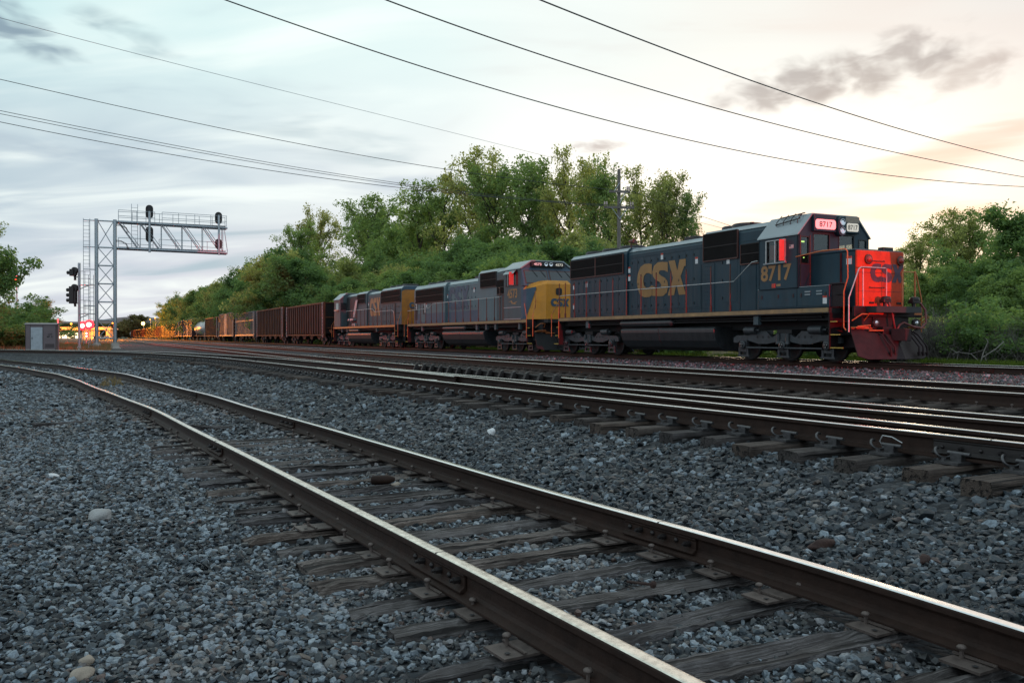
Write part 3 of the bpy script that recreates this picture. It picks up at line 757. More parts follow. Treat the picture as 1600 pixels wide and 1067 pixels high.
# ------------------------------------------------------------------ ballast stones
def stone_templates(n=14):
    out = []
    r = np.random.default_rng(77)
    while len(out) < n:
        bm = bmesh.new()
        m = r.integers(15, 21)
        ax = np.array([1, r.uniform(.62, .95), r.uniform(.40, .72)])
        for _ in range(m):
            v = r.uniform(-1, 1, 3); v /= (np.abs(v)**3.2).sum()**(1/3.2)
            bm.verts.new(v*ax*.5)
        h = bmesh.ops.convex_hull(bm, input=bm.verts)
        bmesh.ops.delete(bm, geom=[e for e in bm.verts if not e.link_faces], context='VERTS')
        bmesh.ops.triangulate(bm, faces=bm.faces)
        bm.verts.index_update()
        V = np.array([v.co[:] for v in bm.verts]); Fc = np.array([[v.index for v in f.verts] for f in bm.faces]); bm.free()
        out.append((V, Fc))
    return out
ST = stone_templates()
def scatter(y0, y1, dens, smin, smax, seed):
    r = np.random.default_rng(seed)
    area = (.665*2*(y0+y1)/2 + 3.4)*(y1-y0); n = int(area*dens)
    Y = np.sqrt(r.uniform(0, 1, n)*((y1+1.3)**2-(y0+1.3)**2) + (y0+1.3)**2) - 1.3
    X = r.uniform(-1, 1, n)*(.665*Y + 1.7)
    P = np.c_[X, Y]; size = r.uniform(smin, smax, n)*np.exp(np.clip(r.normal(-.08, .32, n), -1, .45))
    ok = np.ones(n, bool)
    for path, hw in ((A, .085), (B, .085), (N1, .10), (N2, .09), (N3, .09), (N4, .10), (P5, .1), (P6, .1)):
        if path is P5 or path is P6 or path is N4 or path is N2: path = path[::2]
        d, s = nearest(path, P); ok &= np.abs(d) > hw + size*.35
    dA, sA = nearest(A, P); dB, sB = nearest(B, P)
    keepfree = np.zeros(n, bool)
    for (tx, ty, an, hl, hw) in TIE_SPOTS:
        if ty > y1 + 2 or ty < y0 - 2: continue
        c, sn = math.cos(an), math.sin(an); q = P - (tx, ty)
        lx = q[:, 0]*c + q[:, 1]*sn; ly = -q[:, 0]*sn + q[:, 1]*c
        keepfree |= (np.abs(lx) < hl) & (np.abs(ly) < hw)
    ok &= ~(keepfree & (r.random(n) < .90))
    lat = P @ TN - DT
    ok &= lat < 3.0
    inb = np.abs(lat) < 1.3
    ok &= ~inb | (r.random(n) < .5)
    P = P[ok]; size = size[ok]
    z = ground_z(P) + size*r.uniform(-.05, .28, len(P))
    return P, z, size
def stones(name, parts, seed):
    r = np.random.default_rng(seed)
    P = np.concatenate([p[0] for p in parts]); z = np.concatenate([p[1] for p in parts]); S = np.concatenate([p[2] for p in parts])
    d1, _ = nearest(N1c, P)
    fresh = np.clip((d1 + 3.6)/1.6, 0, 1)                     # newer, darker, bluer ballast on the bank
    tint = r.random(len(P))
    tint = np.where(r.random(len(P)) < fresh*.75, tint*.54, tint)
    S = S*(1 + .38*fresh*(d1 < -.3))
    patch = vnoise(P, 1.3, 8)*.6 + vnoise(P, .45, 9)*.4                # dirtier and paler drifts
    tint = np.clip(tint + (patch - .5)*.55*(1 - .6*fresh), 0, 1)
    rust = np.exp(-(np.minimum(np.abs(nearest(A[::2], P)[0]), np.abs(nearest(B[::2], P)[0]))/.35)**2)*.9 + np.clip(patch - .55, 0, 1)*1.2
    rust = np.clip(rust + .25*np.exp(-((P @ TN - DT + 1.6)/1.3)**2), 0, 1)*r.uniform(.3, 1.0, len(P))
    VV, FF, TT, UU = [], [], [], []; o = 0
    which = r.integers(0, len(ST), len(P))
    for k, (V, Fc) in enumerate(ST):
        m = which == k; n = m.sum()
        if not n: continue
        yaw = r.uniform(0, 2*PI, n); pit = r.normal(0, .42, n); rol = r.normal(0, .42, n)
        cy, sy, cp, sp, cr, sr = np.cos(yaw), np.sin(yaw), np.cos(pit), np.sin(pit), np.cos(rol), np.sin(rol)
        Rm = np.stack([np.stack([cy*cp, cy*sp*sr-sy*cr, cy*sp*cr+sy*sr], 1), np.stack([sy*cp, sy*sp*sr+cy*cr, sy*sp*cr-cy*sr], 1), np.stack([-sp, cp*sr, cp*cr], 1)], 1)
        sc3 = S[m][:, None]*np.exp(r.normal(0, .15, (n, 3)))
        W = np.einsum('nij,nvj->nvi', Rm, V[None]*sc3[:, None, :]) + np.c_[P[m], z[m]][:, None, :]
        VV.append(W.reshape(-1, 3)); TT.append(np.repeat(tint[m], len(V))); UU.append(np.repeat(rust[m], len(V)))
        FF.append((Fc[None] + (o + np.arange(n)*len(V))[:, None, None]).reshape(-1, 3)); o += n*len(V)
    me = np_mesh(name, np.concatenate(VV), np.concatenate(FF), M['stone'], False, [('tint', 'POINT', np.concatenate(TT)), ('rust', 'POINT', np.concatenate(UU))])
    ob = bpy.data.objects.new(name, me); COL.objects.link(ob)
    return tag(ob, 'blue-grey crushed stone ballast covering the ground around all the tracks', 'ballast', kind='stuff')
stones('ballast_gravel', [scatter(1.7, 5.5, 1750, .022, .042, 1), scatter(5.5, 12, 900, .028, .050, 2), scatter(12, 24, 300, .045, .075, 3), scatter(24, 46, 70, .06, .10, 4)], 9)
# ------------------------------------------------------------------ the train.  Local axes of every vehicle: +x forward, -y towards the near side, z = 0 at railhead
FWD = math.atan2(-TU[1], -TU[0])
def vehicle(name, label, cat, s, group=None, flip=False):
    p = train_pt(s)
    return thing(name, label, cat, (p[0], p[1], RT), FWD + (PI if flip else 0), group)

def wheel_mesh():
    mb = MB(); mb.lathe([(.06, -.075), (.10, -.07), (.40, -.02), (.44, -.065), (.508, -.060), (.510, .05), (.545, .062), (.545, .085), (.44, .085), (.40, .03), (.06, .07)], (0, 0, 0), 'y', 28)
    return mb.mesh('wheel', [M['under']])
WHEEL = wheel_mesh()
def journal_mesh():
    mb = MB(); mb.box(-.19, .19, -.02, .10, -.24, .20)
    mb.lathe([(.155, -.05), (.155, -.085), (.12, -.10), (.02, -.10)], (0, 0, 0), 'y', 16); mb.lathe([(.085, -.10), (.085, -.112), (.01, -.115)], (0, 0, 0), 'y', 10, 1)
    for a in range(3):
        t = a*2.094+.5; mb.cyl((.055*math.cos(t), -.10, .055*math.sin(t)), (.055*math.cos(t), -.125, .055*math.sin(t)), .016, n=6, mi=2)
    mb.box(-.26, -.17, -.02, .08, -.36, -.08); mb.box(.17, .26, -.02, .08, -.36, -.08); mb.box(-.30, .30, -.03, .05, -.42, -.36)
    return mb.mesh('journal_box', [M['truckgrey'], M['under'], M['railing']])
JOURNAL = journal_mesh()
def sideframe_mesh(sp):
    mb = MB()
    top = [(-sp-.55, .78), (-sp-.35, .86), (-sp+.25, .86), (-sp*.62, .98), (-sp*.42, 1.0), (-.55, .78), (-.25, .92), (.25, .92), (.55, .78), (sp*.42, 1.0), (sp*.62, .98), (sp-.25, .86), (sp+.35, .86), (sp+.55, .78)]
    bot = [(sp+.55, .60), (sp+.28, .60), (sp+.2, .70), (sp-.22, .68), (sp*.62, .56), (sp*.40, .56), (.42, .62), (.22, .68), (-.22, .68), (-.42, .62), (-sp*.40, .56), (-sp*.62, .56), (-sp+.22, .68), (-sp-.2, .70), (-sp-.28, .60), (-sp-.55, .60)]
    mb.prism(top + bot, 'y', -.06, .06)
    for x in (-sp*.5, sp*.5):
        for dx in (-.28, 0, .28): mb.cyl((x+dx, -.062, .80), (x+dx, -.066, .80), .045, n=10, mi=1)
    return mb.mesh('side_frame', [M['truckgrey'], M['under']])
def loco_truck(root, xs, name='truck'):
    """three-axle bogie with axles at the local positions xs"""
    xc = (max(xs)+min(xs))/2; sp = (max(xs)-min(xs))/2
    mb = MB()
    mb.box(xc-sp-.4, xc+sp+.4, -.55, .55, .62, .90); mb.box(xc-.35, xc+.35, -1.15, 1.15, .75, 1.05)
    for x in xs:
        mb.cyl((x, -.7, .51), (x, .7, .51), .10, n=10); mb.box(x-.34, x+.34, -.5, .5, .30, .85)
    t = mb.build(name, M['under'], root)
    me = sideframe_mesh(sp)
    for sg in (-1, 1):
        place(me, 'side_frame', t, (xc, sg*1.13, 0), (0, 0, 0 if sg < 0 else PI))
        for x in xs:
            place(WHEEL, 'wheel', t, (x, sg*.79, .508), (0, 0, 0 if sg > 0 else PI)); place(JOURNAL, 'journal_box', t, (x, sg*1.19, .52), (0, 0, 0 if sg < 0 else PI))
        for x in (xc-sp*.78, xc+sp*.78):
            b = MB(); b.cyl((x-.30, sg*1.22, 1.03), (x+.26, sg*1.22, 1.03), .135, n=14); b.cyl((x+.26, sg*1.22, 1.03), (x+.42, sg*1.22, 1.03), .05, n=8)
            b.build('brake_cylinder', M['truckgrey'], t)
        b = MB()
        for x in (xc-.35, xc+.1): b.lathe([(.09, .60), (.09, .66), (.07, .68), (.09, .72), (.07, .76), (.09, .80), (.07, .84), (.09, .88), (.07, .92), (.09, .97)], (x+.12, sg*1.20, -.04), 'z', 10)
        b.tube([(xc-sp*.9, sg*1.24, .42), (xc+sp*.9, sg*1.24, .42)], .035, 6)
        b.box(xc-.16, xc+.16, sg*1.16-.05, sg*1.16+.05, .28, .66)
        b.build('suspension_spring', M['truckgrey'], t)
    return t

def roofline(hw, hb, zs, ze, r=.18):
    """body cross-section (y, z): side up to zs, rounded/sloped to the roof at ze"""
    return [(-hw, hb), (hw, hb), (hw, zs), (hw-.05, zs+.07), (hw-r, ze-.04), (hw-r-.12, ze), (-hw+r+.12, ze), (-hw+r, ze-.04), (-hw+.05, zs+.07), (-hw, zs)]
def grille_mb(x0, x1, y, z0, z1, sg, pitch=.06):
    mb = MB(); mb.box(x0, x1, min(y, y+sg*.03), max(y, y+sg*.03), z0, z1)
    for x in np.arange(x0+pitch/2, x1, pitch): mb.box(x-.006, x+.006, min(y+sg*.03, y+sg*.06), max(y+sg*.03, y+sg*.06), z0+.03, z1-.03)
    for z in np.linspace(z0, z1, 3): mb.box(x0, x1, min(y+sg*.03, y+sg*.065), max(y+sg*.03, y+sg*.065), z-.014, z+.014)
    return mb
def lettering(root, txt, x, z, h, y, sg, mat, name='lettering', bold=.02, wid=1.0):
    """on a side wall at y, reading correctly from outside (sg -1: near side)"""
    mb = text_mb(txt, h, bold=bold, wid=wid)
    m = Matrix.Translation((x, y+sg*.006, z)) @ (Matrix.Identity(4) if sg < 0 else Matrix.Rotation(PI, 4, 'Z'))
    return mb.xf(m).build(name, mat, root)
def front_lettering(root, txt, x, y, z, h, mat, name='lettering', bold=.02, wid=1.0, rx=PI/2):
    mb = text_mb(txt, h, bold=bold, wid=wid)
    return mb.xf(Matrix.Translation((x, y, z)) @ Matrix.Rotation(rx, 4, 'Z')).build(name, mat, root)
BIG = {
 'C': [(1,.97),(.82,1),(.5,1),(.24,.93),(.07,.75),(0,.5),(.07,.25),(.24,.07),(.5,0),(.82,0),(1,.04),(1,.34),(.8,.28),(.62,.28),(.48,.36),(.44,.5),(.48,.64),(.62,.72),(.8,.72),(1,.66)],
 'S': [(.98,.97),(.62,1),(.36,1),(.12,.92),(0,.74),(.05,.60),(.2,.50),(.46,.42),(.58,.34),(.55,.27),(.42,.25),(.2,.27),(0,.33),(0,.03),(.4,0),(.7,0),(.92,.09),(1,.26),(.96,.42),(.82,.52),(.56,.60),(.42,.67),(.45,.74),(.58,.76),(.78,.74),(.98,.68)],
 'X': [(0,1),(.38,1),(.53,.70),(.66,1),(1.02,1),(1.02,.80),(.94,.80),(.72,.52),(1.0,.06),(1.0,0),(.62,0),(.48,.30),(.34,0),(-.03,0),(-.03,.06),(.27,.50)],
}
def herald_mb(w, h):
    mb = MB(); lw = w/3.02
    for k, ch in enumerate('CSX'):
        n = len(BIG[ch])
        mb.faces([(-w/2 + lw*1.01*k + px*lw*.985, 0, pz*h) for px, pz in BIG[ch]], [tuple(range(n))])
    return mb
def side_herald(root, x, z, w, h, y, sg, mat):
    return herald_mb(w, h).xf(Matrix.Translation((x, y+sg*.006, z)) @ (Matrix.Identity(4) if sg < 0 else Matrix.Rotation(PI, 4, 'Z'))).build('emblem', mat, root)

def stanchion_mesh(h=1.08):
    mb = MB(); mb.cyl((0, 0, -.10), (0, 0, h), .024, n=6); mb.box(-.04, .04, -.03, .03, -.12, .14); return mb.mesh('stanchion', [M['stanchion']])
STAN = stanchion_mesh()
def decal(root, x, z, y, sg, w=.17, h=.26):
    mb = MB(); a, b = sorted((y, y+sg*.005)); mb.box(x-w/2, x+w/2, a, b, z-h/2, z+h/2)
    a, b = sorted((y+sg*.005, y+sg*.008)); mb.box(x-w/2, x+w/2, a, b, z+h*.22, z+h/2, 1)
    return mb.build('warning_plate', [M['white'], M['red']], root)

def loco(root, P):
    """common parts; P holds positions as distances behind the nose (x = -s)"""
    sg = P['near']; bodym = P['body']; X = lambda s: -s
    # ---- deck and underframe
    d0, d1 = P['deck']                               # full-width deck from d0 to d1
    mb = MB(); mb.box(X(d1), X(d0), -1.55, 1.55, 1.55, 1.74); mb.box(X(d1+.85), X(d1), -.98, .98, 1.55, 1.74); mb.box(X(d0), X(d0-1.35), -.98, .98, 1.55, 1.74)
    mb.build('walkway', M['black'], root)
    for q in (-1, 1):
        mb = MB(); a, b = sorted((q*1.55, q*1.575)); mb.box(X(d1), X(d0), a, b, 1.585, 1.72); mb.build('side_sill', P['sill'], root)
    mb = MB(); mb.box(X(d1+.6), X(d0-.9), -.62, .62, 1.05, 1.55); mb.box(X(d1+.2), X(d0), -1.2, 1.2, 1.34, 1.545)
    for q in (-1, 1):
        mb.tube([(X(d0+.5), q*1.3, 1.45), (X(d1-.5), q*1.3, 1.45)], .04, 6); mb.tube([(X(d0+1.5), q*1.38, 1.36), (X(d1-1.5), q*1.38, 1.36)], .025, 6)
    mb.build('underframe', M['under'], root)
    for s in P.get('hangers', []): MB().box(X(s)-.12, X(s)+.12, sg*1.40-.08, sg*1.40+.08, 1.22, 1.54).build('bracket', M['darkgrey'], root, bevel=.01)
    # ---- fuel tank, air reservoirs
    t0, t1 = P['tank']
    prof = [(-.9, .26), (.9, .26), (1.18, .40), (1.38, .66), (1.46, .98), (1.46, 1.10), (1.38, 1.18), (-1.38, 1.18), (-1.46, 1.10), (-1.46, .98), (-1.38, .66), (-1.18, .40)]
    tk_ = MB().prism(prof, 'x', X(t1), X(t0)).build('fuel_tank', M['tank'], root, bevel=.02)
    bnd = MB()
    xm = X(t0 + (t1-t0)*.56)
    bnd.prism([(y*1.006, z + (.006 if z > .7 else -.006)) for y, z in prof], 'x', xm-.04, xm+.04); bnd.build('tank_band', M['tank'], tk_)
    r0, r1 = P['reservoir']
    for q in (-1, 1):
        rb = MB().cyl((X(r1), q*1.32, 1.38), (X(r0), q*1.32, 1.38), .155, n=16); rb.sphere((X(r0), q*1.32, 1.38), .154, 14); rb.sphere((X(r1), q*1.32, 1.38), .154, 14); rb.build('air_reservoir', M['tank'], root)
    # ---- trucks
    for xs in P['axles']: loco_truck(root, [X(s) for s in xs])
    # ---- steps, end plates, couplers
    for e, sd in ((d0, 1), (d1, -1)):                # front (+x) and rear
        xe = X(e); xo = xe + sd*.78
        for q in (-1, 1):
            sb = MB(); a, b = sorted((xe, xe+sd*.03)); sb.box(a, b, min(q*.98, q*1.55), max(q*.98, q*1.55), .42, 1.56)
            a, b = sorted((xe, xo)); sb.box(a, b, min(q*.96, q*.98), max(q*.96, q*.98), .42, 1.72)
            st = sb.build('step_well', M['under'] if sd < 0 else P.get('stepmat', M['under']), root)
            for z, f in ((.45, 1.0), (.86, .75), (1.27, .5)):
                tr_ = MB(); c0, c1 = sorted((xe+sd*.03, xe+sd*(.06+.5*f))); tr_.box(c0, c1, min(q*1.0, q*1.50), max(q*1.0, q*1.50), z, z+.025); tr_.box(c0, c1, min(q*1.501, q*1.52), max(q*1.501, q*1.52), z-.002, z+.027, 1)
                tr_.build('step_tread', [M['under'], M['stepyellow']], st)
        ep = MB(); a, b = sorted((xo, xo+sd*.06)); ep.box(a, b, -1.02, 1.02, .80, 1.74); ep.build('end_plate', M['plow'] if sd > 0 else M['under'], root, bevel=.01)
        cp = MB(); a, b = sorted((xo, xo+sd*.55)); cp.box(a, b, -.15, .15, .76, .98); a, b = sorted((xo+sd*.45, xo+sd*.85)); cp.prism([(a, -.22), (b, -.05), (b, .20), (a+.1, .24), (a, .1)], 'z', .68, 1.06)
        cp.box(min(xo, xo+sd*.15), max(xo, xo+sd*.15), -.34, .34, .66, 1.10); cp.build('coupler', P['frontdark'] if sd > 0 else M['under'], root, bevel=.015)
    # ---- handrails
    hz = 1.74
    rail = P['rail']                                  # list of (s, z) along the near side
    for q in ((sg, -sg) if P.get('bothrails', True) else (sg,)):
        mb = MB(); mb.tube([(X(s), q*1.52, z) for s, z in rail], .019, 6); mb.build('handrail', M['railing'], root)
        for s in P['stanchions']:
            zt = np.interp(s, [r[0] for r in rail], [r[1] for r in rail]) - hz
            place(STAN, 'stanchion', root, (X(s), q*1.52, hz), (0, 0, 0), (1, 1, zt/1.08))
    for e, sd in ((d0, 1), (d1, -1)):
        if sd > 0 and P.get('nofrontgrab'): continue
        for q in (-1, 1):
            mb = MB(); xe = X(e)
            mb.tube([(xe, q*1.56, .75), (xe, q*1.56, 1.9), (xe+sd*.02-sd*.45*(1 if P.get('slantgrab') else 0), q*1.5, 2.8)], .019, 6)
            mb.tube([(xe+sd*.74, q*1.56, .82), (xe+sd*.74, q*1.56, 1.9), (xe+sd*(.52 if P.get('slantgrab') else .74)-sd*.20, q*1.15, 2.75)], .019, 6)
            mb.build('grab_rail', P['grab'], root)
    # ---- long hood
    for k, (s0, s1, hw, zs, ze, mt) in enumerate(P['hood']):
        MB().prism(roofline(hw, 1.745, zs, ze), 'x', X(s1), X(s0)).build('hood', mt, root, bevel=.025)
        MB().box(X(s1)+.03, X(s0)-.03, -hw+.34, hw-.34, ze+.001, ze+.03).build('roof_plate', M['roof'], root)
        if P.get('roofedge', True) and hw > .5:
            rs = MB()
            for q in (-1, 1): rs.prism([(q*(hw-.03), zs+.105), (q*(hw-.045), zs+.085), (q*(hw-.20), ze+.002), (q*(hw-.24), ze+.012)], 'x', X(s1)+.01, X(s0)-.01)
            rs.build('roof_edge', M['roof'], root)
    for (s0, s1, n, z0, z1, hw) in P['doors']:
        w = (s1-s0)/n
        for k in range(n):
            mb = MB(); a, b = sorted((sg*(hw), sg*(hw+.008))); xa, xb = X(s0+w*(k+1))+.012, X(s0+w*k)-.012
            mb.box(xa, xb, a, b, z0, z1)
            dr = mb.build('hood_door', P['door'], root, bevel=.006, seg=1)
            a, b = sorted((sg*(hw+.008), sg*(hw+.028)))
            for z in (z0+.16, (z0+z1)/2, z1-.16):
                MB().box(xa+.03, xa+.07, a, b, z-.05, z+.05).build('latch', M['black'], dr)
    for (s0, s1, z0, z1, hw) in P['grilles']:
        grille_mb(X(s1), X(s0), sg*hw, z0, z1, sg).build('air_grille', M['grille'], root)
        grille_mb(X(s1), X(s0), -sg*hw, z0, z1, -sg, .25).build('air_grille', M['grille'], root)
        fr = MB(); a, b = sorted((sg*hw, sg*(hw+.07)))
        fr.box(X(s1)-.03, X(s0)+.03, a, b, z0-.035, z0-.001); fr.box(X(s1)-.03, X(s1)-.001, a, b, z0, z1); fr.box(X(s0)+.001, X(s0)+.03, a, b, z0, z1); fr.build('grille_frame', P.get('framemat', M['black']), root)
    for (s, z, r) in P['fans']:
        f = MB(); f.lathe([(r, 0), (r, .15), (r-.06, .19), (.1, .19), (.02, .2)], (X(s), 0, z), 'z', 24); f.build('radiator_fan', M['black'], root)
    for (s, z, hw) in P['decals']: decal(root, X(s), z, sg*hw, sg)
    ex = MB(); ex.box(X(P['stack']+.35), X(P['stack']-.35), -.3, .3, P['stackz'], P['stackz']+.22); ex.build('exhaust_stack', M['black'], root, bevel=.02)

# =================================================================== first locomotive: navy, cab with hollow interior
L1 = vehicle('locomotive', 'dark blue leading locomotive numbered 8717 with its nose lit red', 'locomotive', 0)
N, NO = M['navy'], M['navydoor']
P1 = dict(near=-1, body=N, door=NO, sill=M['sill'], deck=(.68, 18.2), tank=(6.4, 12.75), reservoir=(9.2, 12.75), axles=[(1.05, 3.05, 5.05), (13.9, 16.0, 18.05)], hangers=[4.1, 15.6],
    rail=[(18.25, 2.80), (17.9, 2.82), (6.4, 2.80), (5.2, 2.80), (4.25, 3.42), (3.95, 3.44)], stanchions=[18.2, 17.6, 16.7, 15.6, 14.4, 13.3, 12.2, 11.1, 10.0, 9.0, 8.0, 6.5, 5.4], grab=M['orange'], nofrontgrab=True, stepmat=M['plow'], frontdark=M['plow'],
    hood=[(3.82, 7.65, 1.02, 4.60, 4.86, N), (7.66, 12.85, 1.0, 4.42, 4.68, N), (12.86, 17.9, 1.08, 4.48, 4.74, N)],
    doors=[(7.75, 12.6, 10, 1.98, 4.20, 1.0), (13.0, 17.6, 9, 1.90, 3.55, 1.08), (5.6, 6.5, 1, 2.1, 3.75, 1.02)],
    grilles=[(13.1, 15.4, 3.65, 4.50, 1.08), (15.46, 17.75, 3.65, 4.50, 1.08), (5.55, 7.5, 3.72, 4.74, 1.02), (4.0, 5.35, 3.45, 4.15, 1.02)],
    fans=[(14.0, 4.76, .62), (15.5, 4.76, .62), (17.0, 4.76, .62), (6.2, 4.88, .6), (7.1, 4.88, .4)], decals=[(17.5, 3.25, 1.09), (16.3, 3.3, 1.09), (12.75, 3.75, 1.01), (12.75, 3.4, 1.01), (10.3, 4.15, 1.015), (8.0, 3.8, 1.015), (6.1, 3.65, 1.035), (17.5, 2.3, 1.09)], stack=9.4, stackz=4.70, framemat=M['stanchion'])
loco(L1, P1)
side_herald(L1, -10.42, 2.50, 3.45, 1.42, -1.016, -1, M['gold'])
hn = MB(); hn.cyl((-13.0, -.75, 4.74), (-13.0, -.75, 5.02), .03, n=6); hn.cyl((-13.15, -.75, 5.05), (-12.75, -.75, 5.05), .05, .1, n=10); hn.cyl((-13.1, -.62, 5.0), (-12.8, -.62, 5.0), .04, .08, n=10); hn.build('air_horn', M['stanchion'], L1)
mb = MB()
for s0_, s1_, hw_, z_ in ((7.7, 12.8, 1.0, 4.26), (7.7, 12.8, 1.0, 1.93), (12.9, 17.85, 1.08, 3.60), (3.9, 7.6, 1.02, 3.66), (3.9, 5.5, 1.02, 4.28)):
    mb.box(-s1_, -s0_, -hw_-.012, -hw_, z_-.012, z_+.012)
for s_ in (4.6, 5.45, 6.9, 7.7):
    mb.box(-s_-.01, -s_+.01, -1.034, -1.02, 1.78, 3.62)
mb.build('hood_seam', N, L1)
mb = MB()
for s_ in np.arange(7.0, 7.6, .11):
    for z_ in np.arange(1.9, 3.6, .16): mb.box(-s_-.012, -s_+.012, -1.03, -1.02, z_-.012, z_+.012)
mb.build('rivet_panel', NO, L1)
# low equipment cabinets along the deck under the cab
mb = MB(); mb.box(-3.9, -.66, -1.55, -1.10, 1.745, 2.42); mb.box(-3.9, -.66, 1.10, 1.55, 1.745, 2.42)
eq = mb.build('equipment_locker', N, L1, bevel=.02)
mb = MB()
for x0, x1 in ((-3.86, -2.05), (-2.0, -.70)):
    mb.box(x0, x1, -1.562, -1.55, 1.80, 2.38)
mb.build('locker_door', NO, eq, bevel=.005, seg=1)
mb = MB()
for x in (-1.55, -1.05): mb.box(x-.12, x+.12, -1.585, -1.562, 2.24, 2.28); mb.box(x-.12, x+.12, -1.585, -1.562, 2.15, 2.19)
for x in (-3.7, -2.9, -2.2, -1.85, -.8): mb.box(x-.03, x+.03, -1.58, -1.562, 2.1, 2.22, 1)
mb.box(-3.9, -.66, -1.56, -1.10, 2.421, 2.44)
mb.build('louvre', [M['roof'], M['black']], eq)
decal(L1, -.82, 1.98, -1.565, -1)
# nose
CH = .10
npoly = [(-1.95, -1.05), (-CH, -1.05), (0, -1.05+CH), (0, 1.05-CH), (-CH, 1.05), (-1.95, 1.05)]
nb = MB(); nb.prism([(-1.95, -1.05), (-CH, -1.05), (-CH, 1.05), (-1.95, 1.05)], 'z', 1.745, 3.46); nb.build('nose_side', N, L1)
MB().prism([(-1.95, -1.045), (-.10, -1.045), (-.10, 1.045), (-1.95, 1.045)], 'z', 3.462, 3.55).build('nose_roof', N, L1, bevel=.05)
nf = MB(); nf.prism([(-CH+.002, -1.05), (-.035, -1.03), (0, -.95), (0, .95), (-.035, 1.03), (-CH+.002, 1.05)], 'z', 1.745, 3.50); nose1 = nf.build('nose_front', M['orangenose'], L1, bevel=.03, seg=3)
nd = MB(); nd.box(.0, .006, -.98, .98, 2.80, 2.812); nd.box(0, .006, -.98, .98, 2.22, 2.23); nd.box(0, .006, .10, .112, 1.76, 2.8)
for y, z in ((-.55, 3.17), (-.55, 2.34)): nd.tube([(.02, y, z+.02), (.06, y, z), (.06, y+.62, z), (.02, y+.62, z+.02)], .014, 6)
for y in (-.45, .2, .75): nd.box(0, .03, y-.09, y+.09, 1.84, 1.90)
nd.build('nose_trim', M['black'], nose1)
for y in (-.60, .80):
    lb = MB(); lb.lathe([(.13, .0), (.13, .03), (.16, .035), (.15, .05), (.11, .05)], (0, y, 3.22), 'x', 18); lb.lathe([(.10, .03), (.09, .08), (.05, .11), (.01, .115)], (0, y, 3.22), 'x', 14, 1); lb.build('marker_lamp', [M['stanchion'], M['redlens']], nose1)
herald_mb(1.45, .58).xf(Matrix.Translation((.007, .22, 2.52)) @ Matrix.Rotation(PI/2, 4, 'Z')).build('emblem', M['faded'], nose1)
decal(L1, -.33, 3.2, -1.052, -1, .22, .26)
pl = MB(); pl.box(-1.05, -.45, -.5, .35, 3.551, 3.60); pl.box(-.42, -.2, .3, .75, 3.551, 3.66); pl.build('nose_hatch', M['black'], L1, bevel=.01)
# cab shell
CF, CB, HWc = -1.95, -3.80, 1.6
def cab_z(y): return 4.86 if abs(y) < 1.0 else 4.86 - (abs(y)-1.0)/.6*.66
def cab_wall(root, name, xa, xb, wins, mat, z0=2.42):
    """cross wall with openings: wins = list of (y0, y1, z0, z1)"""
    ys = sorted({-HWc, HWc, -1.0, 1.0} | {w[0] for w in wins} | {w[1] for w in wins}); mb = MB()
    for a, b in zip(ys, ys[1:]):
        w = [w for w in wins if w[0] <= a + 1e-6 and w[1] >= b - 1e-6]
        top = [(b, cab_z(b)), (a, cab_z(a))]
        if not w: mb.prism([(a, z0), (b, z0)] + top, 'x', xa, xb)
        else: mb.prism([(a, z0), (b, z0), (b, w[0][2]), (a, w[0][2])], 'x', xa, xb); mb.prism([(a, w[0][3]), (b, w[0][3])] + top, 'x', xa, xb)
    return mb.build(name, mat, root)
fw = [(-1.47, -1.14, 3.22, 4.08), (-.92, -.24, 3.66, 4.20), (.22, .88, 3.66, 4.20), (1.14, 1.47, 3.22, 4.08)]
cab_front = cab_wall(L1, 'cab_front', CF-.06, CF, fw, N)
cab_wall(L1, 'cab_rear', CB, CB+.06, [(-.8, -.25, 3.62, 4.1), (.25, .8, 3.62, 4.1)], N)
W0, W1, Z0w, Z1w = -3.42, -2.52, 3.32, 4.04
for q in (-1, 1):
    a, b = sorted((q*1.6, q*1.54)); mb = MB()
    mb.box(CB, CF, a, b, 2.42, Z0w); mb.box(CB, CF, a, b, Z1w, 4.20); mb.box(CB, W0, a, b, Z0w, Z1w); mb.box(W1, CF, a, b, Z0w, Z1w)
    cs = mb.build('cab_side', N, L1)
    wf = MB(); a, b = sorted((q*1.60, q*1.635)); xm = (W0+W1)/2
    for x in (W0, xm-.02, W1): wf.box(x-.022, x+.022, a, b, Z0w-.02, Z1w+.02)
    wf.box(W0, W1, a, b, Z1w, Z1w+.03); wf.build('window_frame', M['railing'], cs)
    wf = MB(); a, b = sorted((q*1.60, q*1.70)); wf.box(W0-.06, W1+.06, a, b, Z0w-.06, Z0w-.021); wf.build('arm_rest', M['roof'], cs)
    a, b = sorted((q*1.56, q*1.57)); MB().box(W0, W1, a, b, Z0w, Z1w).build('window_pane', M['glass'], cs)
    a, b = sorted((q*1.64, q*1.86)); MB().box(W1-.03, W1-.01, a, b, Z0w+.02, Z1w).build('wind_deflector', M['redshade'], cs)
MB().box(W0+.05, W0+.35, -1.50, -1.485, Z0w+.1, Z1w-.12).build('sun_curtain', M['redshade'], L1)
rf = MB()
rf.prism([(-1.66, 4.135), (-1.64, 4.19), (-1.02, 4.885), (1.02, 4.885), (1.64, 4.19), (1.66, 4.135), (1.60, 4.165), (1.0, 4.83), (-1.0, 4.83), (-1.60, 4.165)], 'x', CB-.04, CF+.05)
rf.build('cab_roof', M['roof'], L1, bevel=.012)
mb = MB(); mb.tube([(-2.25, -1.22, 4.74), (-3.3, -1.32, 4.62)], .02, 6); mb.tube([(-2.2, -1.05, 4.92), (-3.3, -1.10, 4.86)], .02, 6)
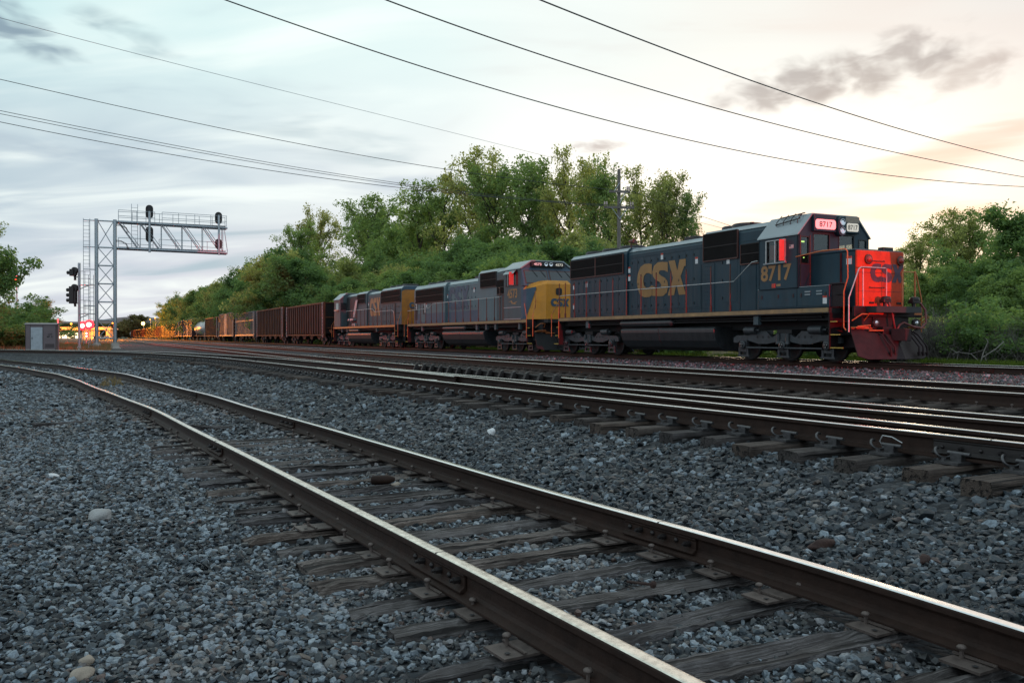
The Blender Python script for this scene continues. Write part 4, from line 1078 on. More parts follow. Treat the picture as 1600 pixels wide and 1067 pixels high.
for x in (-2.3, -2.63, -2.96, -3.28): mb.tube([(x, -1.30, 4.58), (x, -1.28, 4.70), (x, -1.04, 4.94)], .015, 5)
mb.build('roof_rail', M['bolt'], L1)
mb = MB(); mb.cyl((-3.1, -.4, 4.885), (-3.1, -.4, 5.02), .07, n=10); mb.cyl((-5.3, -.6, 4.87), (-5.3, -.6, 5.0), .09, n=10); mb.box(-3.4, -3.1, .2, .7, 4.885, 4.98); mb.build('roof_antenna', M['bolt'], L1)
MB().box(CB+.06, CF-.06, -1.53, 1.53, 2.42, 2.50).build('cab_floor', M['cabin'], L1)
mb = MB(); mb.box(-2.5, -2.1, -1.0, -.25, 2.5, 3.55); mb.box(-3.3, -2.9, -1.0, -.5, 2.5, 3.0); mb.box(-3.4, -3.25, -1.0, -.5, 3.0, 3.7); mb.box(-3.3, -2.9, .5, 1.0, 2.5, 3.0); mb.box(-3.4, -3.25, .5, 1.0, 3.0, 3.7); mb.build('control_stand', M['cabin'], L1, bevel=.02)
mb = MB(); mb.box(-2.09, -2.075, -1.33, -1.20, 3.92, 3.97); mb.box(-2.09, -2.075, -1.38, -1.34, 4.02, 4.05); mb.box(-2.09, -2.075, -1.24, -1.20, 3.40, 3.44); mb.build('instrument_lamp', M['greenlamp'], L1)
for y0, y1, z0, z1 in fw:
    MB().box(CF-.035, CF-.025, y0, y1, z0, z1).build('windscreen', M['glass'], cab_front)
    w = MB(); e = .03
    w.box(CF, CF+.012, y0-e, y1+e, z0-e, z0); w.box(CF, CF+.012, y0-e, y1+e, z1, z1+e); w.box(CF, CF+.012, y0-e, y0, z0, z1); w.box(CF, CF+.012, y1, y1+e, z0, z1); w.build('window_seal', M['ink'], cab_front)
# door lines on the nose-side corner of the cab
mb = MB(); mb.box(CF, CF+.02, -1.52, -1.50, 2.44, 4.15); mb.box(CF, CF+.02, -1.09, -1.07, 2.44, 4.15); mb.build('door_edge', M['stanchion'], cab_front)
# number boards and headlight
mb = MB(); mb.prism([(-1.02, 4.28), (-.04, 4.28), (-.04, 4.845), (-1.02, 4.845)], 'x', CF, CF+.14); mb.prism([(.34, 4.28), (1.02, 4.28), (1.02, 4.845), (.34, 4.845)], 'x', CF, CF+.14); nbx = mb.build('number_box', N, L1, bevel=.02)
def rrect(y0, y1, z0, z1, r, n=5):
    pts = []
    for cy, cz, a in ((y1-r, z1-r, 0), (y0+r, z1-r, 90), (y0+r, z0+r, 180), (y1-r, z0+r, 270)):
        pts += [(cy+r*math.cos(R(a+90*k/n)), cz+r*math.sin(R(a+90*k/n))) for k in range(n+1)]
    return pts
MB().prism(rrect(-.98, -.08, 4.36, 4.68, .10), 'x', CF+.14, CF+.15).build('number_board', M['numboard'], nbx)
front_lettering(nbx, '8717', CF+.153, -.53, 4.435, .175, M['ink'], bold=.012, wid=1.15)
MB().prism(rrect(.42, .96, 4.34, 4.62, .07), 'x', CF+.14, CF+.15).build('number_board', M['numboard2'], nbx)
front_lettering(nbx, '8717', CF+.153, .69, 4.40, .16, M['ink'], bold=.012, wid=.95)
MB().box(CF+.14, CF+.146, .38, .99, 4.64, 4.83).build('data_plate', M['tan'], nbx)
hl = MB(); hl.prism(rrect(-.02, .32, 4.16, 4.80, .16, 6), 'x', CF, CF+.22); hlo = hl.build('headlight_housing', N, L1, bevel=.01)
for z in (4.34, 4.62):
    mb = MB(); mb.lathe([(.115, 0), (.115, .02), (.10, .02), (.10, .008), (.05, -.005), (.005, -.01)], (CF+.222, .15, z), 'x', 18); mb.build('headlight', M['lens'], hlo)
lettering(L1, '8717', -2.98, 2.72, .50, -1.602, -1, M['gold'], bold=.03, wid=1.0)
mb = MB(); mb.box(-2.95, -2.75, -1.603, -1.60, 2.50, 2.58); mb.box(-3.15, -3.0, -1.62, -1.60, 2.46, 2.60, 1); mb.build('builder_plate', [M['sill'], M['red']], L1)
mb = MB(); mb.box(-2.35, -2.15, -1.603, -1.60, 3.72, 3.84); mb.box(-2.34, -2.27, -1.605, -1.602, 3.78, 3.835, 2)
for k in range(3): mb.box(-2.35, -2.15, -1.6045, -1.602, 3.73+.04*k, 3.745+.04*k, 1)
mb.build('flag_decal', [M['white'], M['red'], M['slate']], L1)
# side-entrance handrail past the nose, front platform rails
mb = MB(); mb.tube([(-2.0, -1.64, 3.42), (-.9, -1.60, 3.52), (.02, -1.58, 3.50), (.10, -1.58, 3.42), (.12, -1.58, 2.62), (-.02, -1.60, 2.2), (-.02, -1.60, 1.1), (.06, -1.58, 1.0)], .021, 6)
mb.build('grab_rail', M['orange'], L1)
mb = MB(); mb.box(-.66, -.63, -1.1, -1.05, 1.745, 3.45); mb.tube([(-.66, -1.50, 2.46), (-.1, -1.50, 2.46)], .03, 6); mb.tube([(-.4, -1.50, 2.13), (-.1, -1.50, 2.13)], .02, 6); mb.box(-.62, -.1, -1.48, -1.46, 1.75, 2.44); mb.build('platform_guard', M['plow'], L1)
EX = .68 + .0
xe = -.68 + .78 + .06                 # face of the front end plate
for sgy, y0, y1 in ((-1, -1.50, -.20), (1, .62, 1.50)):
    mb = MB()
    if sgy < 0: mb.tube([(xe, -1.58, .95), (xe, -1.58, 2.0), (xe+.02, -1.18, 2.90), (xe+.02, -1.08, 2.95), (xe+.02, -.06, 2.95), (xe+.02, 0, 2.93), (xe+.02, 0, 1.75)], .021, 6); mb.tube([(xe+.02, -1.0, 2.9), (xe+.02, -1.0, 1.75)], .019, 6)
    else: mb.tube([(xe+.02, .70, 1.75), (xe+.02, .70, 2.86), (xe+.02, 1.30, 2.86), (xe+.02, 1.34, 2.8), (xe+.02, 1.58, 2.0), (xe, 1.60, .95)], .021, 6); mb.tube([(xe+.02, 1.28, 2.9), (xe+.02, 1.28, 1.75)], .03, 6); mb.tube([(xe-.4, .55, 3.0), (xe-.4, .95, 3.0), (xe-.4, .95, 1.75)], .021, 6); mb.tube([(xe-.4, .62, 3.0), (xe-.4, .62, 1.75)], .03, 6)
    mb.build('grab_rail', M['orange'] if sgy > 0 else M['railing'], L1)
mb = MB(); mb.box(xe, xe+.10, -1.45, 1.50, 1.42, 1.75); ac = mb.build('anticlimber', M['plow'], L1, bevel=.02)
mb = MB(); mb.box(xe+.10, xe+.106, -.85, -.22, 1.50, 1.70); mb.box(xe+.10, xe+.106, 1.15, 1.48, 1.50, 1.70); mb.build('reflector_strip', M['orange'], ac)
for y in (-.50, 1.28):
    mb = MB(); mb.lathe([(.14, 0), (.14, .10), (.115, .10)], (xe, y, 1.24), 'x', 16); d = mb.build('ditch_light', M['bolt'], L1)
    mb = MB(); mb.lathe([(.112, .08), (.09, .095), (.05, .105), (.005, .11)], (xe, y, 1.24), 'x', 16); mb.build('lamp_glass', M['lens'], d)
for y in (-.16, 1.12):
    mb = MB(); mb.box(xe+.02, xe+.22, y-.16, y+.16, 1.86, 1.98); mb.cyl((xe+.1, y, 1.75), (xe+.1, y, 1.90), .06, n=8); mb.lathe([(.15, 0), (.14, .08), (.05, .10)], (xe+.14, y, 1.97), 'z', 12); mb.build('cable_receptacle', M['bolt'], L1, bevel=.02)
mb = MB(); mb.tube([(xe+.2, -.10, 1.86), (xe+.30, -.06, 1.5), (xe+.32, .02, 1.06), (xe+.32, .10, 1.02), (xe+.34, .22, 1.18), (xe+.36, .36, 1.25), (xe+.36, .8, 1.12), (xe+.36, 1.15, 1.08), (xe+.32, 1.42, 1.25), (xe+.26, 1.46, 1.65), (xe+.2, 1.30, 1.88)], .035, 8); mb.build('jumper_cable', M['hose'], L1)
# plow: two angled blades meeting on the centre line
def plow(root, mat, xe):
    mb = MB()
    for q in (-1, 1):
        ys = [0.0, .4, .8, 1.2, 1.52]; rows = []
        for y in ys:
            f = y/1.52; xb = xe + .62 - .42*f; top = .86 + .26*f**2; bot = .12 + (.10 if y > 1.3 else 0)
            rows.append([(xb-.22, q*y, top), (xb-.14, q*y, top*.72+bot*.28), (xb-.02, q*y, top*.35+bot*.65), (xb+.10, q*y, bot)])
        V = [v for r_ in rows for v in r_]; Fs = [(i*4+j, i*4+j+1, i*4+j+5, i*4+j+4) for i in range(len(ys)-1) for j in range(3)]
        mb.faces(V, Fs)
    o = mb.build('snow_plow', mat, root); md = o.modifiers.new('thick', 'SOLIDIFY'); md.thickness = .03; md.offset = 0
    for y in (-.62, -.44, .62, .80, .98):
        ho = MB(); ho.tube([(xe+.08, y, 1.02), (xe+.36, y+.04, .86), (xe+.62, y+.12, .5), (xe+.58, y+.17, .3)], .026, 6); ho.cyl((xe+.57, y+.17, .34), (xe+.57, y+.2, .22), .05, n=8)
        ho.build('brake_hose', mat, root)
    ft = MB(); ft.box(xe+.0, xe+.04, -1.5, 1.5, 1.05, 1.078); ft.tube([(xe+.22, -1.45, 1.12), (xe+.30, -1.0, 1.16), (xe+.24, -.95, 1.10)], .02, 6); ft.tube([(xe+.2, -.95, 1.0), (xe+.3, -.45, 1.0)], .022, 6); ft.tube([(xe, -1.45, 1.3), (xe+.25, -1.3, 1.5), (xe+.25, -1.0, 1.5), (xe, -.95, 1.3)], .02, 6); ft.tube([(xe, 1.45, 1.3), (xe+.25, 1.55, 1.5), (xe+.2, 1.68, 1.44), (xe, 1.55, 1.2)], .02, 6)
    for q in (-1, 1): ft.box(xe, xe+.22, min(q*.95, q*1.5), max(q*.95, q*1.5), 1.08, 1.115)
    ft.build('uncoupling_lever', M['orange'], root)
plow(L1, M['plow'], xe)
mb = MB(); mb.box(xe-.06, xe+.3, -.45, .45, .62, 1.12); mb.box(xe-.06, xe+.02, -1.0, 1.0, .45, 1.42); mb.build('pilot_plate', M['plow'], L1, bevel=.02)

# =================================================================== second locomotive: grey body, wide yellow nose
L2 = vehicle('locomotive', 'grey second locomotive numbered 4573 with blue cab and wide yellow nose', 'locomotive', 21.0)
Gy = M['grey']
P2 = dict(near=-1, body=Gy, door=Gy, sill=M['sill'], deck=(.75, 20.0), tank=(6.6, 13.3), reservoir=(9.6, 13.2), axles=[(.95, 2.9, 4.85), (15.1, 17.1, 19.0)], hangers=[1.8, 4.9, 6.2, 7.6, 17.2],
    rail=[(20.1, 2.70), (17.3, 2.74), (15.7, 2.78), (14.9, 3.06), (4.2, 3.06), (4.0, 3.10)], stanchions=[20.0, 19.2, 18.3, 17.3, 16.3, 15.2, 14.2, 13.1, 12.0, 10.8, 9.6, 8.4, 7.2, 6.0, 4.9], grab=M['orange'], slantgrab=True, frontdark=M['under'],
    hood=[(3.52, 5.2, 1.25, 4.44, 4.74, M['darkgrey']), (5.21, 8.0, 1.20, 4.50, 4.78, Gy), (8.01, 13.4, 1.05, 4.12, 4.42, Gy), (13.41, 19.5, 1.22, 4.10, 4.44, Gy)],
    doors=[(8.2, 13.2, 9, 2.55, 3.95, 1.05)], grilles=[(13.7, 19.0, 3.20, 4.12, 1.22), (5.3, 7.5, 3.75, 4.60, 1.20), (3.7, 5.0, 3.25, 4.05, 1.25)],
    fans=[(14.6, 4.46, .7), (16.2, 4.46, .7), (17.8, 4.46, .7)], decals=[(8.9, 3.7, 1.065), (16.9, 3.0, 1.23), (13.35, 3.5, 1.06)], stack=10.2, stackz=4.44)
loco(L2, P2)
mb = MB(); mb.box(-19.48, -13.42, -1.232, -1.222, 1.76, 2.45); mb.box(-13.38, -5.3, -1.075, -1.066, 1.76, 2.45); mb.build('lower_stripe', M['slate'], L2)
side_herald(L2, -11.5, 2.55, 3.5, 1.5, -1.066, -1, M['slate'])
mb = MB()
for z in (2.9, 3.15, 3.4): mb.lathe([(.16, 0), (.16, .012), (.10, .012)], (-19.05, -1.235, z), 'y', 14)
mb.box(-19.35, -18.75, -1.234, -1.222, 2.0, 3.65, 1); mb.box(-18.0, -17.0, -1.236, -1.222, 1.85, 3.45, 2); mb.box(-17.6, -17.3, -1.25, -1.236, 2.4, 3.0, 1); mb.box(-17.25, -17.1, -1.255, -1.236, 2.5, 3.2, 3)
mb.build('rear_cabinet_doors', [M['white'], M['ink'], Gy, M['white']], L2)
mb = MB(); mb.tube([(-4.15, -1.52, 1.75), (-4.15, -1.52, 3.55), (-4.4, -1.45, 3.6)], .03, 6); mb.box(-4.3, -3.9, -1.3, -1.27, 1.75, 3.1); mb.build('cab_door', M['stanchion'], L2)
# wide cab
cb_, cf_ = -3.5, -1.35
B2 = M['slate']; D2 = M['darkgrey']
mb = MB()
for q in (-1, 1):
    a, b = sorted((q*1.58, q*1.52)); mb.box(cb_, cf_, a, b, 1.745, 3.62); mb.box(cb_, cf_, a, b, 4.38, 4.50); mb.box(cb_, -3.25, a, b, 3.62, 4.38); mb.box(-1.72, cf_, a, b, 3.62, 4.38)
mb.prism([(-1.52, 1.745), (1.52, 1.745), (1.52, 4.5), (.95, 4.88), (-.95, 4.88), (-1.52, 4.5)], 'x', cb_, cb_+.06)
c2 = mb.build('cab', D2, L2)
mb = MB(); mb.prism([(-1.66, 4.46), (-1.64, 4.53), (-1.0, 4.95), (1.0, 4.95), (1.64, 4.53), (1.66, 4.46), (1.55, 4.5), (.95, 4.89), (-.95, 4.89), (-1.55, 4.5)], 'x', cb_-.05, cf_+.06); mb.build('cab_roof', M['roof'], L2, bevel=.012)
# raked windscreen wall: bottom z 3.55 at x=-1.0, top z 4.6 at x=-1.38
def ws(y, z): return (-.95 - (z-3.55)*.42, y, z)
mb = MB(); fr = [(-1.58, 3.55), (1.58, 3.55), (1.58, 4.5), (.95, 4.88), (-.95, 4.88), (-1.58, 4.5)]
mb.faces([ws(y, z) for y, z in fr] + [(cf_-.02, y, z) for y, z in fr], [(0,1,2,3,4,5), (11,10,9,8,7,6)] + [(i, (i+1) % 6, (i+1) % 6+6, i+6) for i in range(6)])
w2 = mb.build('cab_front', B2, L2)
def inset(y0, y1, z0, z1, name, mat, par, d=.012, cut=0):
    pts = [(y0, z0+(cut if y0 < 0 else 0)), (y1, z0+(cut if y1 > 0 else 0)), (y1, z1), (y0, z1)]
    m_ = MB(); f_ = [Vector(ws(y, z)) + Vector((d, 0, d*.4)) for y, z in pts]; b_ = [Vector(ws(y, z)) for y, z in pts]
    m_.faces(f_ + b_, [(0,1,2,3)] + [(i, (i+1) % 4, (i+1) % 4+4, i+4) for i in range(4)]); return m_.build(name, mat, par)
for y0, y1 in ((-1.42, -.10), (.10, 1.42)):
    inset(y0-.05, y1+.05, 3.66, 4.40, 'window_seal', M['stanchion'], w2, .010); inset(y0, y1, 3.71, 4.35, 'windscreen', M['darkglass'], w2, .018)
    m_ = MB()
    for yy in (y0+.45, y0+.95): m_.tube([Vector(ws(yy, 4.42))+Vector((.03, 0, 0)), Vector(ws(yy+.28, 4.05))+Vector((.05, 0, 0))], .012, 5)
    m_.build('wiper', M['ink'], w2)
mb = MB(); mb.box(-1.42, -1.18, -1.02, 1.02, 4.60, 4.86); nb2 = mb.build('number_box', M['ink'], L2, bevel=.02)
for y, t_, mt in ((-.66, '4573', 'numboard'), (.66, '4573', 'numboard2')):
    MB().prism(rrect(y-.32, y+.32, 4.63, 4.83, .06), 'x', -1.18, -1.172).build('number_board', M['ink'], nb2)
    front_lettering(nb2, t_, -1.168, y, 4.665, .13, M[mt], bold=.02, wid=1.25)
for y in (-.15, .15):
    m_ = MB(); m_.lathe([(.11, 0), (.11, .03), (.09, .03), (.05, .01), (.005, .0)], (-1.178, y, 4.73), 'x', 16); m_.build('headlight', M['lens'], nb2)
# nose
lo, sh = 1.745, 3.30
mb = MB()
V = [(cf_, -1.58, lo), (-1.18, -1.58, lo), (0, -.78, lo), (0, .78, lo), (-1.18, 1.58, lo), (cf_, 1.58, lo),
     (cf_, -1.58, 3.55), (-1.16, -1.54, 3.36), (-.02, -.76, 3.60), (-.02, .76, 3.60), (-1.16, 1.54, 3.36), (cf_, 1.58, 3.55), (-1.05, -1.40, 3.57), (-1.05, 1.40, 3.57), (-.15, -.6, 3.80), (-.15, .6, 3.80), (-.95, -.7, 3.80), (-.95, .7, 3.80)]
mb.faces(V, [(1,2,8,7), (2,3,9,8), (3,4,10,9), (7,8,14,12), (8,9,15,14), (9,10,13,15), (12,14,16), (14,15,17,16), (15,13,17)], 0)
mb.faces(V, [(0,1,7,12,6), (4,5,11,13,10), (6,12,16,17,13,11), (5,0,6,11)], 1)
n2 = mb.build('nose', [M['yellow'], B2], L2, bevel=.02)
nn_ = Vector((.80, -1.18, 0)).normalized()*.012
def cham(f, z): return Vector((-1.18 + 1.18*f, -1.58 + .80*f, z)) + nn_
mb = MB(); mb.faces([cham(.0, 1.76), cham(.14, 1.76), cham(.60, 3.38), cham(.57, 3.46), cham(.03, 3.345)], [(0, 1, 2, 3, 4)]); mb.build('nose_flash', B2, n2)
mb = MB(); mb.prism(rrect(-.18, .18, 3.02, 3.40, .10), 'x', -.005, .012); mb.build('nose_window', M['ink'], n2)
herald_mb(1.1, .42).xf(Matrix.Translation((.012, .05, 2.42)) @ Matrix.Rotation(PI/2, 4, 'Z')).build('emblem', M['slate'], n2)
mb = MB(); mb.tube([(-.30, -1.30, 3.2), (-.25, -1.28, 3.2), (-.25, -1.28, 2.3), (-.30, -1.30, 2.3)], .018, 6); mb.build('grab_iron', M['orange'], n2)
for q in (-1, 1):
    wf = MB(); a, b = sorted((q*1.58, q*1.61)); wf.box(-3.27, -1.70, a, b, 3.58, 3.62); wf.box(-2.9, -2.86, a, b, 3.62, 4.38); wf.box(-2.3, -2.26, a, b, 3.62, 4.38); wf.build('window_frame', M['ink'], c2)
    a, b = sorted((q*1.54, q*1.55)); MB().box(-3.25, -1.72, a, b, 3.62, 4.38).build('window_pane', M['darkglass'], c2)
    a, b = sorted((q*1.62, q*1.90)); MB().box(-2.20, -2.18, a, b, 3.64, 4.34).build('wind_deflector', M['redshade'], c2)
    aw = MB(); aw.faces([(-3.2, q*1.60, 4.46), (-1.9, q*1.60, 4.46), (-1.9, q*1.80, 4.24), (-3.2, q*1.80, 4.24)], [(0, 1, 2, 3)]); o = aw.build('window_awning', M['roof'], c2); md = o.modifiers.new('t', 'SOLIDIFY'); md.thickness = .012
lettering(L2, '4573', -2.40, 2.95, .48, -1.582, -1, M['gold'], bold=.03, wid=.92)
mb = MB(); mb.faces([(-2.95, -1.584, 2.72), (-2.5, -1.584, 2.80), (-2.35, -1.584, 2.66), (-1.75, -1.584, 2.74), (-2.1, -1.584, 2.62), (-1.85, -1.584, 2.56), (-2.5, -1.584, 2.62), (-2.6, -1.584, 2.74)], [tuple(range(8))]); mb.build('swoosh', M['gold'], L2)
mb = MB(); mb.box(cb_, cf_, -1.592, -1.58, 2.40, 2.44); mb.box(cb_, cf_, -1.60, -1.58, 1.76, 1.80); mb.build('cab_trim', M['roof'], L2)
plow(L2, M['under'], -.75+.78+.06)

# =================================================================== third locomotive: facing away
L3 = vehicle('locomotive', 'dark grey third locomotive facing away, orange end panel towards the second one', 'locomotive', 63.0, flip=True)
P3 = dict(near=1, body=D2, door=D2, sill=M['ochre'], deck=(.5, 19.0), tank=(5.2, 12.3), reservoir=(5.6, 8.6), axles=[(1.1, 3.0, 4.9), (14.4, 16.4, 18.4)], hangers=[3.2, 5.0, 14.0],
    rail=[(18.9, 1.9), (18.6, 2.75), (18.2, 2.85), (13.8, 2.85), (12.9, 3.12), (5.0, 3.12)], stanchions=[17.9, 16.8, 15.6, 14.4, 13.2, 12.0, 10.8, 9.6, 8.4, 7.2, 6.0], grab=M['orange'], slantgrab=True, frontdark=M['under'],
    hood=[(3.1, 7.0, .95, 4.40, 4.66, M['ink']), (7.01, 10.0, 1.10, 4.44, 4.72, D2), (10.01, 14.2, 1.0, 4.30, 4.58, D2), (14.21, 19.4, 1.15, 4.40, 4.68, D2)],
    doors=[(10.1, 14.0, 8, 1.95, 4.1, 1.0), (14.4, 17.2, 6, 1.9, 3.4, 1.15)], grilles=[(14.4, 19.2, 3.5, 4.42, 1.15), (7.3, 9.6, 3.7, 4.5, 1.10)],
    fans=[(15.2, 4.70, .65), (16.7, 4.70, .65), (18.2, 4.70, .65)], decals=[(10.3, 3.6, 1.02), (14.3, 3.9, 1.16)], stack=8.6, stackz=4.72, bothrails=True)
loco(L3, P3)
side_herald(L3, -12.1, 2.55, 2.9, 1.5, 1.017, 1, M['gold'])
mb = MB(); mb.prism([(y*.985, z-.01) for y, z in roofline(1.15, 1.76, 4.22, 4.40)], 'x', -19.44, -19.405); en = mb.build('end_panel', M['ochre'], L3)
mb = MB(); mb.prism([(y*.99, z) for y, z in roofline(1.15, 4.42, 4.45, 4.66)], 'x', -19.445, -19.41); mb.build('end_header', B2, L3)
herald_mb(1.1, .5).xf(Matrix.Translation((-19.448, 0, 2.95)) @ Matrix.Rotation(-PI/2, 4, 'Z')).build('emblem', B2, en)
mb = MB()
for z in (2.1, 2.6, 3.1, 3.6): mb.box(-18.9, -18.2, 1.155, 1.18, z, z+.08)
mb.box(-18.0, -17.7, 1.155, 1.18, 1.8, 3.4); mb.build('ladder_step', M['ink'], L3)
# cab and nose
mb = MB(); mb.prism([(-1.58, 1.745), (1.58, 1.745), (1.58, 4.25), (.98, 4.80), (-.98, 4.80), (-1.58, 4.25)], 'x', -3.0, -.85); c3 = mb.build('cab', D2, L3, bevel=.02)
mb = MB(); mb.prism([(-1.66, 4.24), (-1.64, 4.30), (-1.0, 4.87), (1.0, 4.87), (1.64, 4.30), (1.66, 4.24), (1.585, 4.256), (.985, 4.806), (-.985, 4.806), (-1.585, 4.256)], 'x', -3.08, -.8); mb.build('cab_roof', M['roof'], L3)
mb = MB(); mb.box(-2.5, -1.6, 1.582, 1.60, 3.35, 3.95); mb.build('window_pane', M['darkglass'], c3)
mb = MB(); mb.box(-2.7, -1.4, 1.585, 1.75, 3.24, 3.30); mb.build('arm_rest', M['roof'], c3)
mb = MB(); mb.box(-3.04, -3.005, .98, 1.5, 3.3, 3.95); mb.build('rear_window', M['darkglass'], c3)
mb = MB(); mb.prism([(-1.0, 1.745), (1.0, 1.745), (1.0, 3.4), (.8, 3.6), (-.8, 3.6), (-1.0, 3.4)], 'x', -.84, .3); mb.build('nose', D2, L3, bevel=.03)
mb = MB(); mb.faces([(-6.6, 1.2, 2.55), (-6.0, 1.2, 2.55), (-7.0, 1.2, 4.05), (-7.6, 1.2, 4.05)], [(0, 1, 2, 3)]); o = mb.build('slanted_panel', M['roof'], L3); md = o.modifiers.new('t', 'SOLIDIFY'); md.thickness = .03
mb = MB(); mb.box(-6.4, -4.6, .95, 1.3, 2.25, 2.45); mb.box(-6.9, -6.0, .95, 1.3, 1.75, 2.0); mb.build('blower_duct', M['roof'], L3, bevel=.03)
plow(L3, M['under'], -.5+.78+.06)

# =================================================================== freight cars
def freight_truck(root, x, wheels=True):
    mb = MB(); mb.box(x-.35, x+.35, -1.0, 1.0, .55, .85)
    for q in (-1, 1):
        mb.prism([(x-1.25, .60), (x-.9, .72), (x-.35, .92), (x+.35, .92), (x+.9, .72), (x+1.25, .60), (x+1.2, .40), (x+.8, .42), (x+.35, .30), (x-.35, .30), (x-.8, .42), (x-1.2, .40)], 'y', q*1.05-.06, q*1.05+.06)
        for dx in (-.15, .15): mb.cyl((x+dx, q*1.13, .38), (x+dx, q*1.13, .75), .07, n=8)
    t = mb.build('truck', M['under'], root)
    if wheels:
        for dx in (-.89, .89):
            for q in (-1, 1): place(WHEEL, 'wheel', t, (x+dx, q*.79, .46), (0, 0, 0 if q > 0 else PI), (.9, 1, .9))
def car_frame(root, L, mat, wheels=True):
    mb = MB(); mb.box(-L/2-.35, L/2+.35, -.25, .25, .85, 1.12); mb.box(-L/2-.75, -L/2-.35, -.15, .15, .75, .98); mb.box(L/2+.35, L/2+.75, -.15, .15, .75, .98); mb.build('centre_sill', M['under'], root)
    for x in (-L/2+1.9, L/2-1.9): freight_truck(root, x, wheels)
def side_ladder(root, x, y, z0, z1, mat, w=.42):
    mb = MB()
    for dx in (-w/2, w/2): mb.tube([(x+dx, y, z0), (x+dx, y, z1)], .018, 5)
    for z in np.arange(z0+.15, z1, .36): mb.tube([(x-w/2, y, z), (x+w/2, y, z)], .018, 5)
    mb.build('ladder', mat, root)
def hopper(root, L, H, n, bm, rm, hw=1.5, lower=1.15, wheels=True, detail=True):
    mb = MB(); t = .06                                   # open-top car: floor and four walls
    mb.box(-L/2, L/2, -hw, hw, lower, lower+.1)
    for q in (-1, 1): a, b = sorted((q*hw, q*(hw-t))); mb.box(-L/2, L/2, a, b, lower+.1, H)
    for q in (-1, 1): a, b = sorted((q*L/2, q*(L/2-t))); mb.box(a, b, -hw+t, hw-t, lower+.1, H)
    mb.build('car_body', bm, root)
    mb = MB()
    for q in (-1, 1):
        a, b = sorted((q*hw, q*(hw+.09)))
        for k in range(n):
            x = -L/2 + .35 + (L-.7)*k/(n-1); mb.box(x-.055, x+.055, a, b, lower-.1, H-.13)
        mb.box(-L/2, L/2, a, b, lower-.22, lower-.1); mb.box(-L/2-.02, L/2+.02, min(q*(hw-.08), q*(hw+.10)), max(q*(hw-.08), q*(hw+.10)), H-.13, H+.02)
    for q in (-1, 1):
        a, b = sorted((q*(L/2+.001), q*(L/2+.10)))
        for z in (lower+.5, (lower+H)/2, H-.12): mb.box(a, b, -hw, hw, z, z+.12)
        mb.box(a, b, -hw-.08, -hw+.06, .8, H); mb.box(a, b, hw-.06, hw+.08, .8, H)
    mb.build('side_ribs', rm, root)
    if detail:
        side_ladder(root, L/2-.45, -hw-.13, .75, H, M['railing']); side_ladder(root, -L/2+.45, -hw-.13, .75, H, M['railing'])
    mb = MB()
    if lower < 1.6:
        for x in np.linspace(-L/2+4, L/2-4, 4): mb.prism([(x-1.3, lower), (x+1.3, lower), (x+.4, .55), (x-.4, .55)], 'y', -1.1, 1.1)
        mb.build('hopper_bay', M['under'], root)
    car_frame(root, L, bm, wheels)
def boxcar(root, L, H, bm, rm, hw=1.55, n=14, arched=False):
    roof = [(-hw, 1.05), (hw, 1.05), (hw, H-.3), (hw*.6, H-.04), (0, H), (-hw*.6, H-.04), (-hw, H-.3)]
    MB().prism(roof, 'x', -L/2, L/2).build('car_body', bm, root, bevel=.02)
    mb = MB()
    for q in (-1, 1):
        a, b = sorted((q*hw, q*(hw+.07)))
        for k in range(n):
            x = -L/2 + .2 + (L-.4)*k/(n-1)
            if abs(x) > 1.6: mb.box(x-.06, x+.06, a, b, 1.1, H-.36)
        mb.box(-L/2, L/2, a, b, .95, 1.1)
    for q in (-1, 1):
        a, b = sorted((q*(L/2+.001), q*(L/2+.07)))
        for z in np.arange(1.4, H-.5, .55): mb.box(a, b, -hw+.05, hw-.05, z, z+.18)
    mb.build('side_ribs', rm, root)
    for q in (-1, 1):
        a, b = sorted((q*hw, q*(hw+.10))); mb = MB(); mb.box(-1.5, 1.5, a, b, 1.12, H-.4); d = mb.build('sliding_door', rm, root, bevel=.02)
        mb = MB(); a, b = sorted((q*(hw+.10), q*(hw+.13)))
        for x in (-.9, -.3, .3, .9): mb.box(x-.03, x+.03, a, b, 1.2, H-.45)
        mb.build('door_bar', M['railing'], d)
    side_ladder(root, L/2-.45, -hw-.13, .75, H*.7, M['railing']); side_ladder(root, -L/2+.45, -hw-.13, .75, H*.7, M['railing'])
    car_frame(root, L, bm)
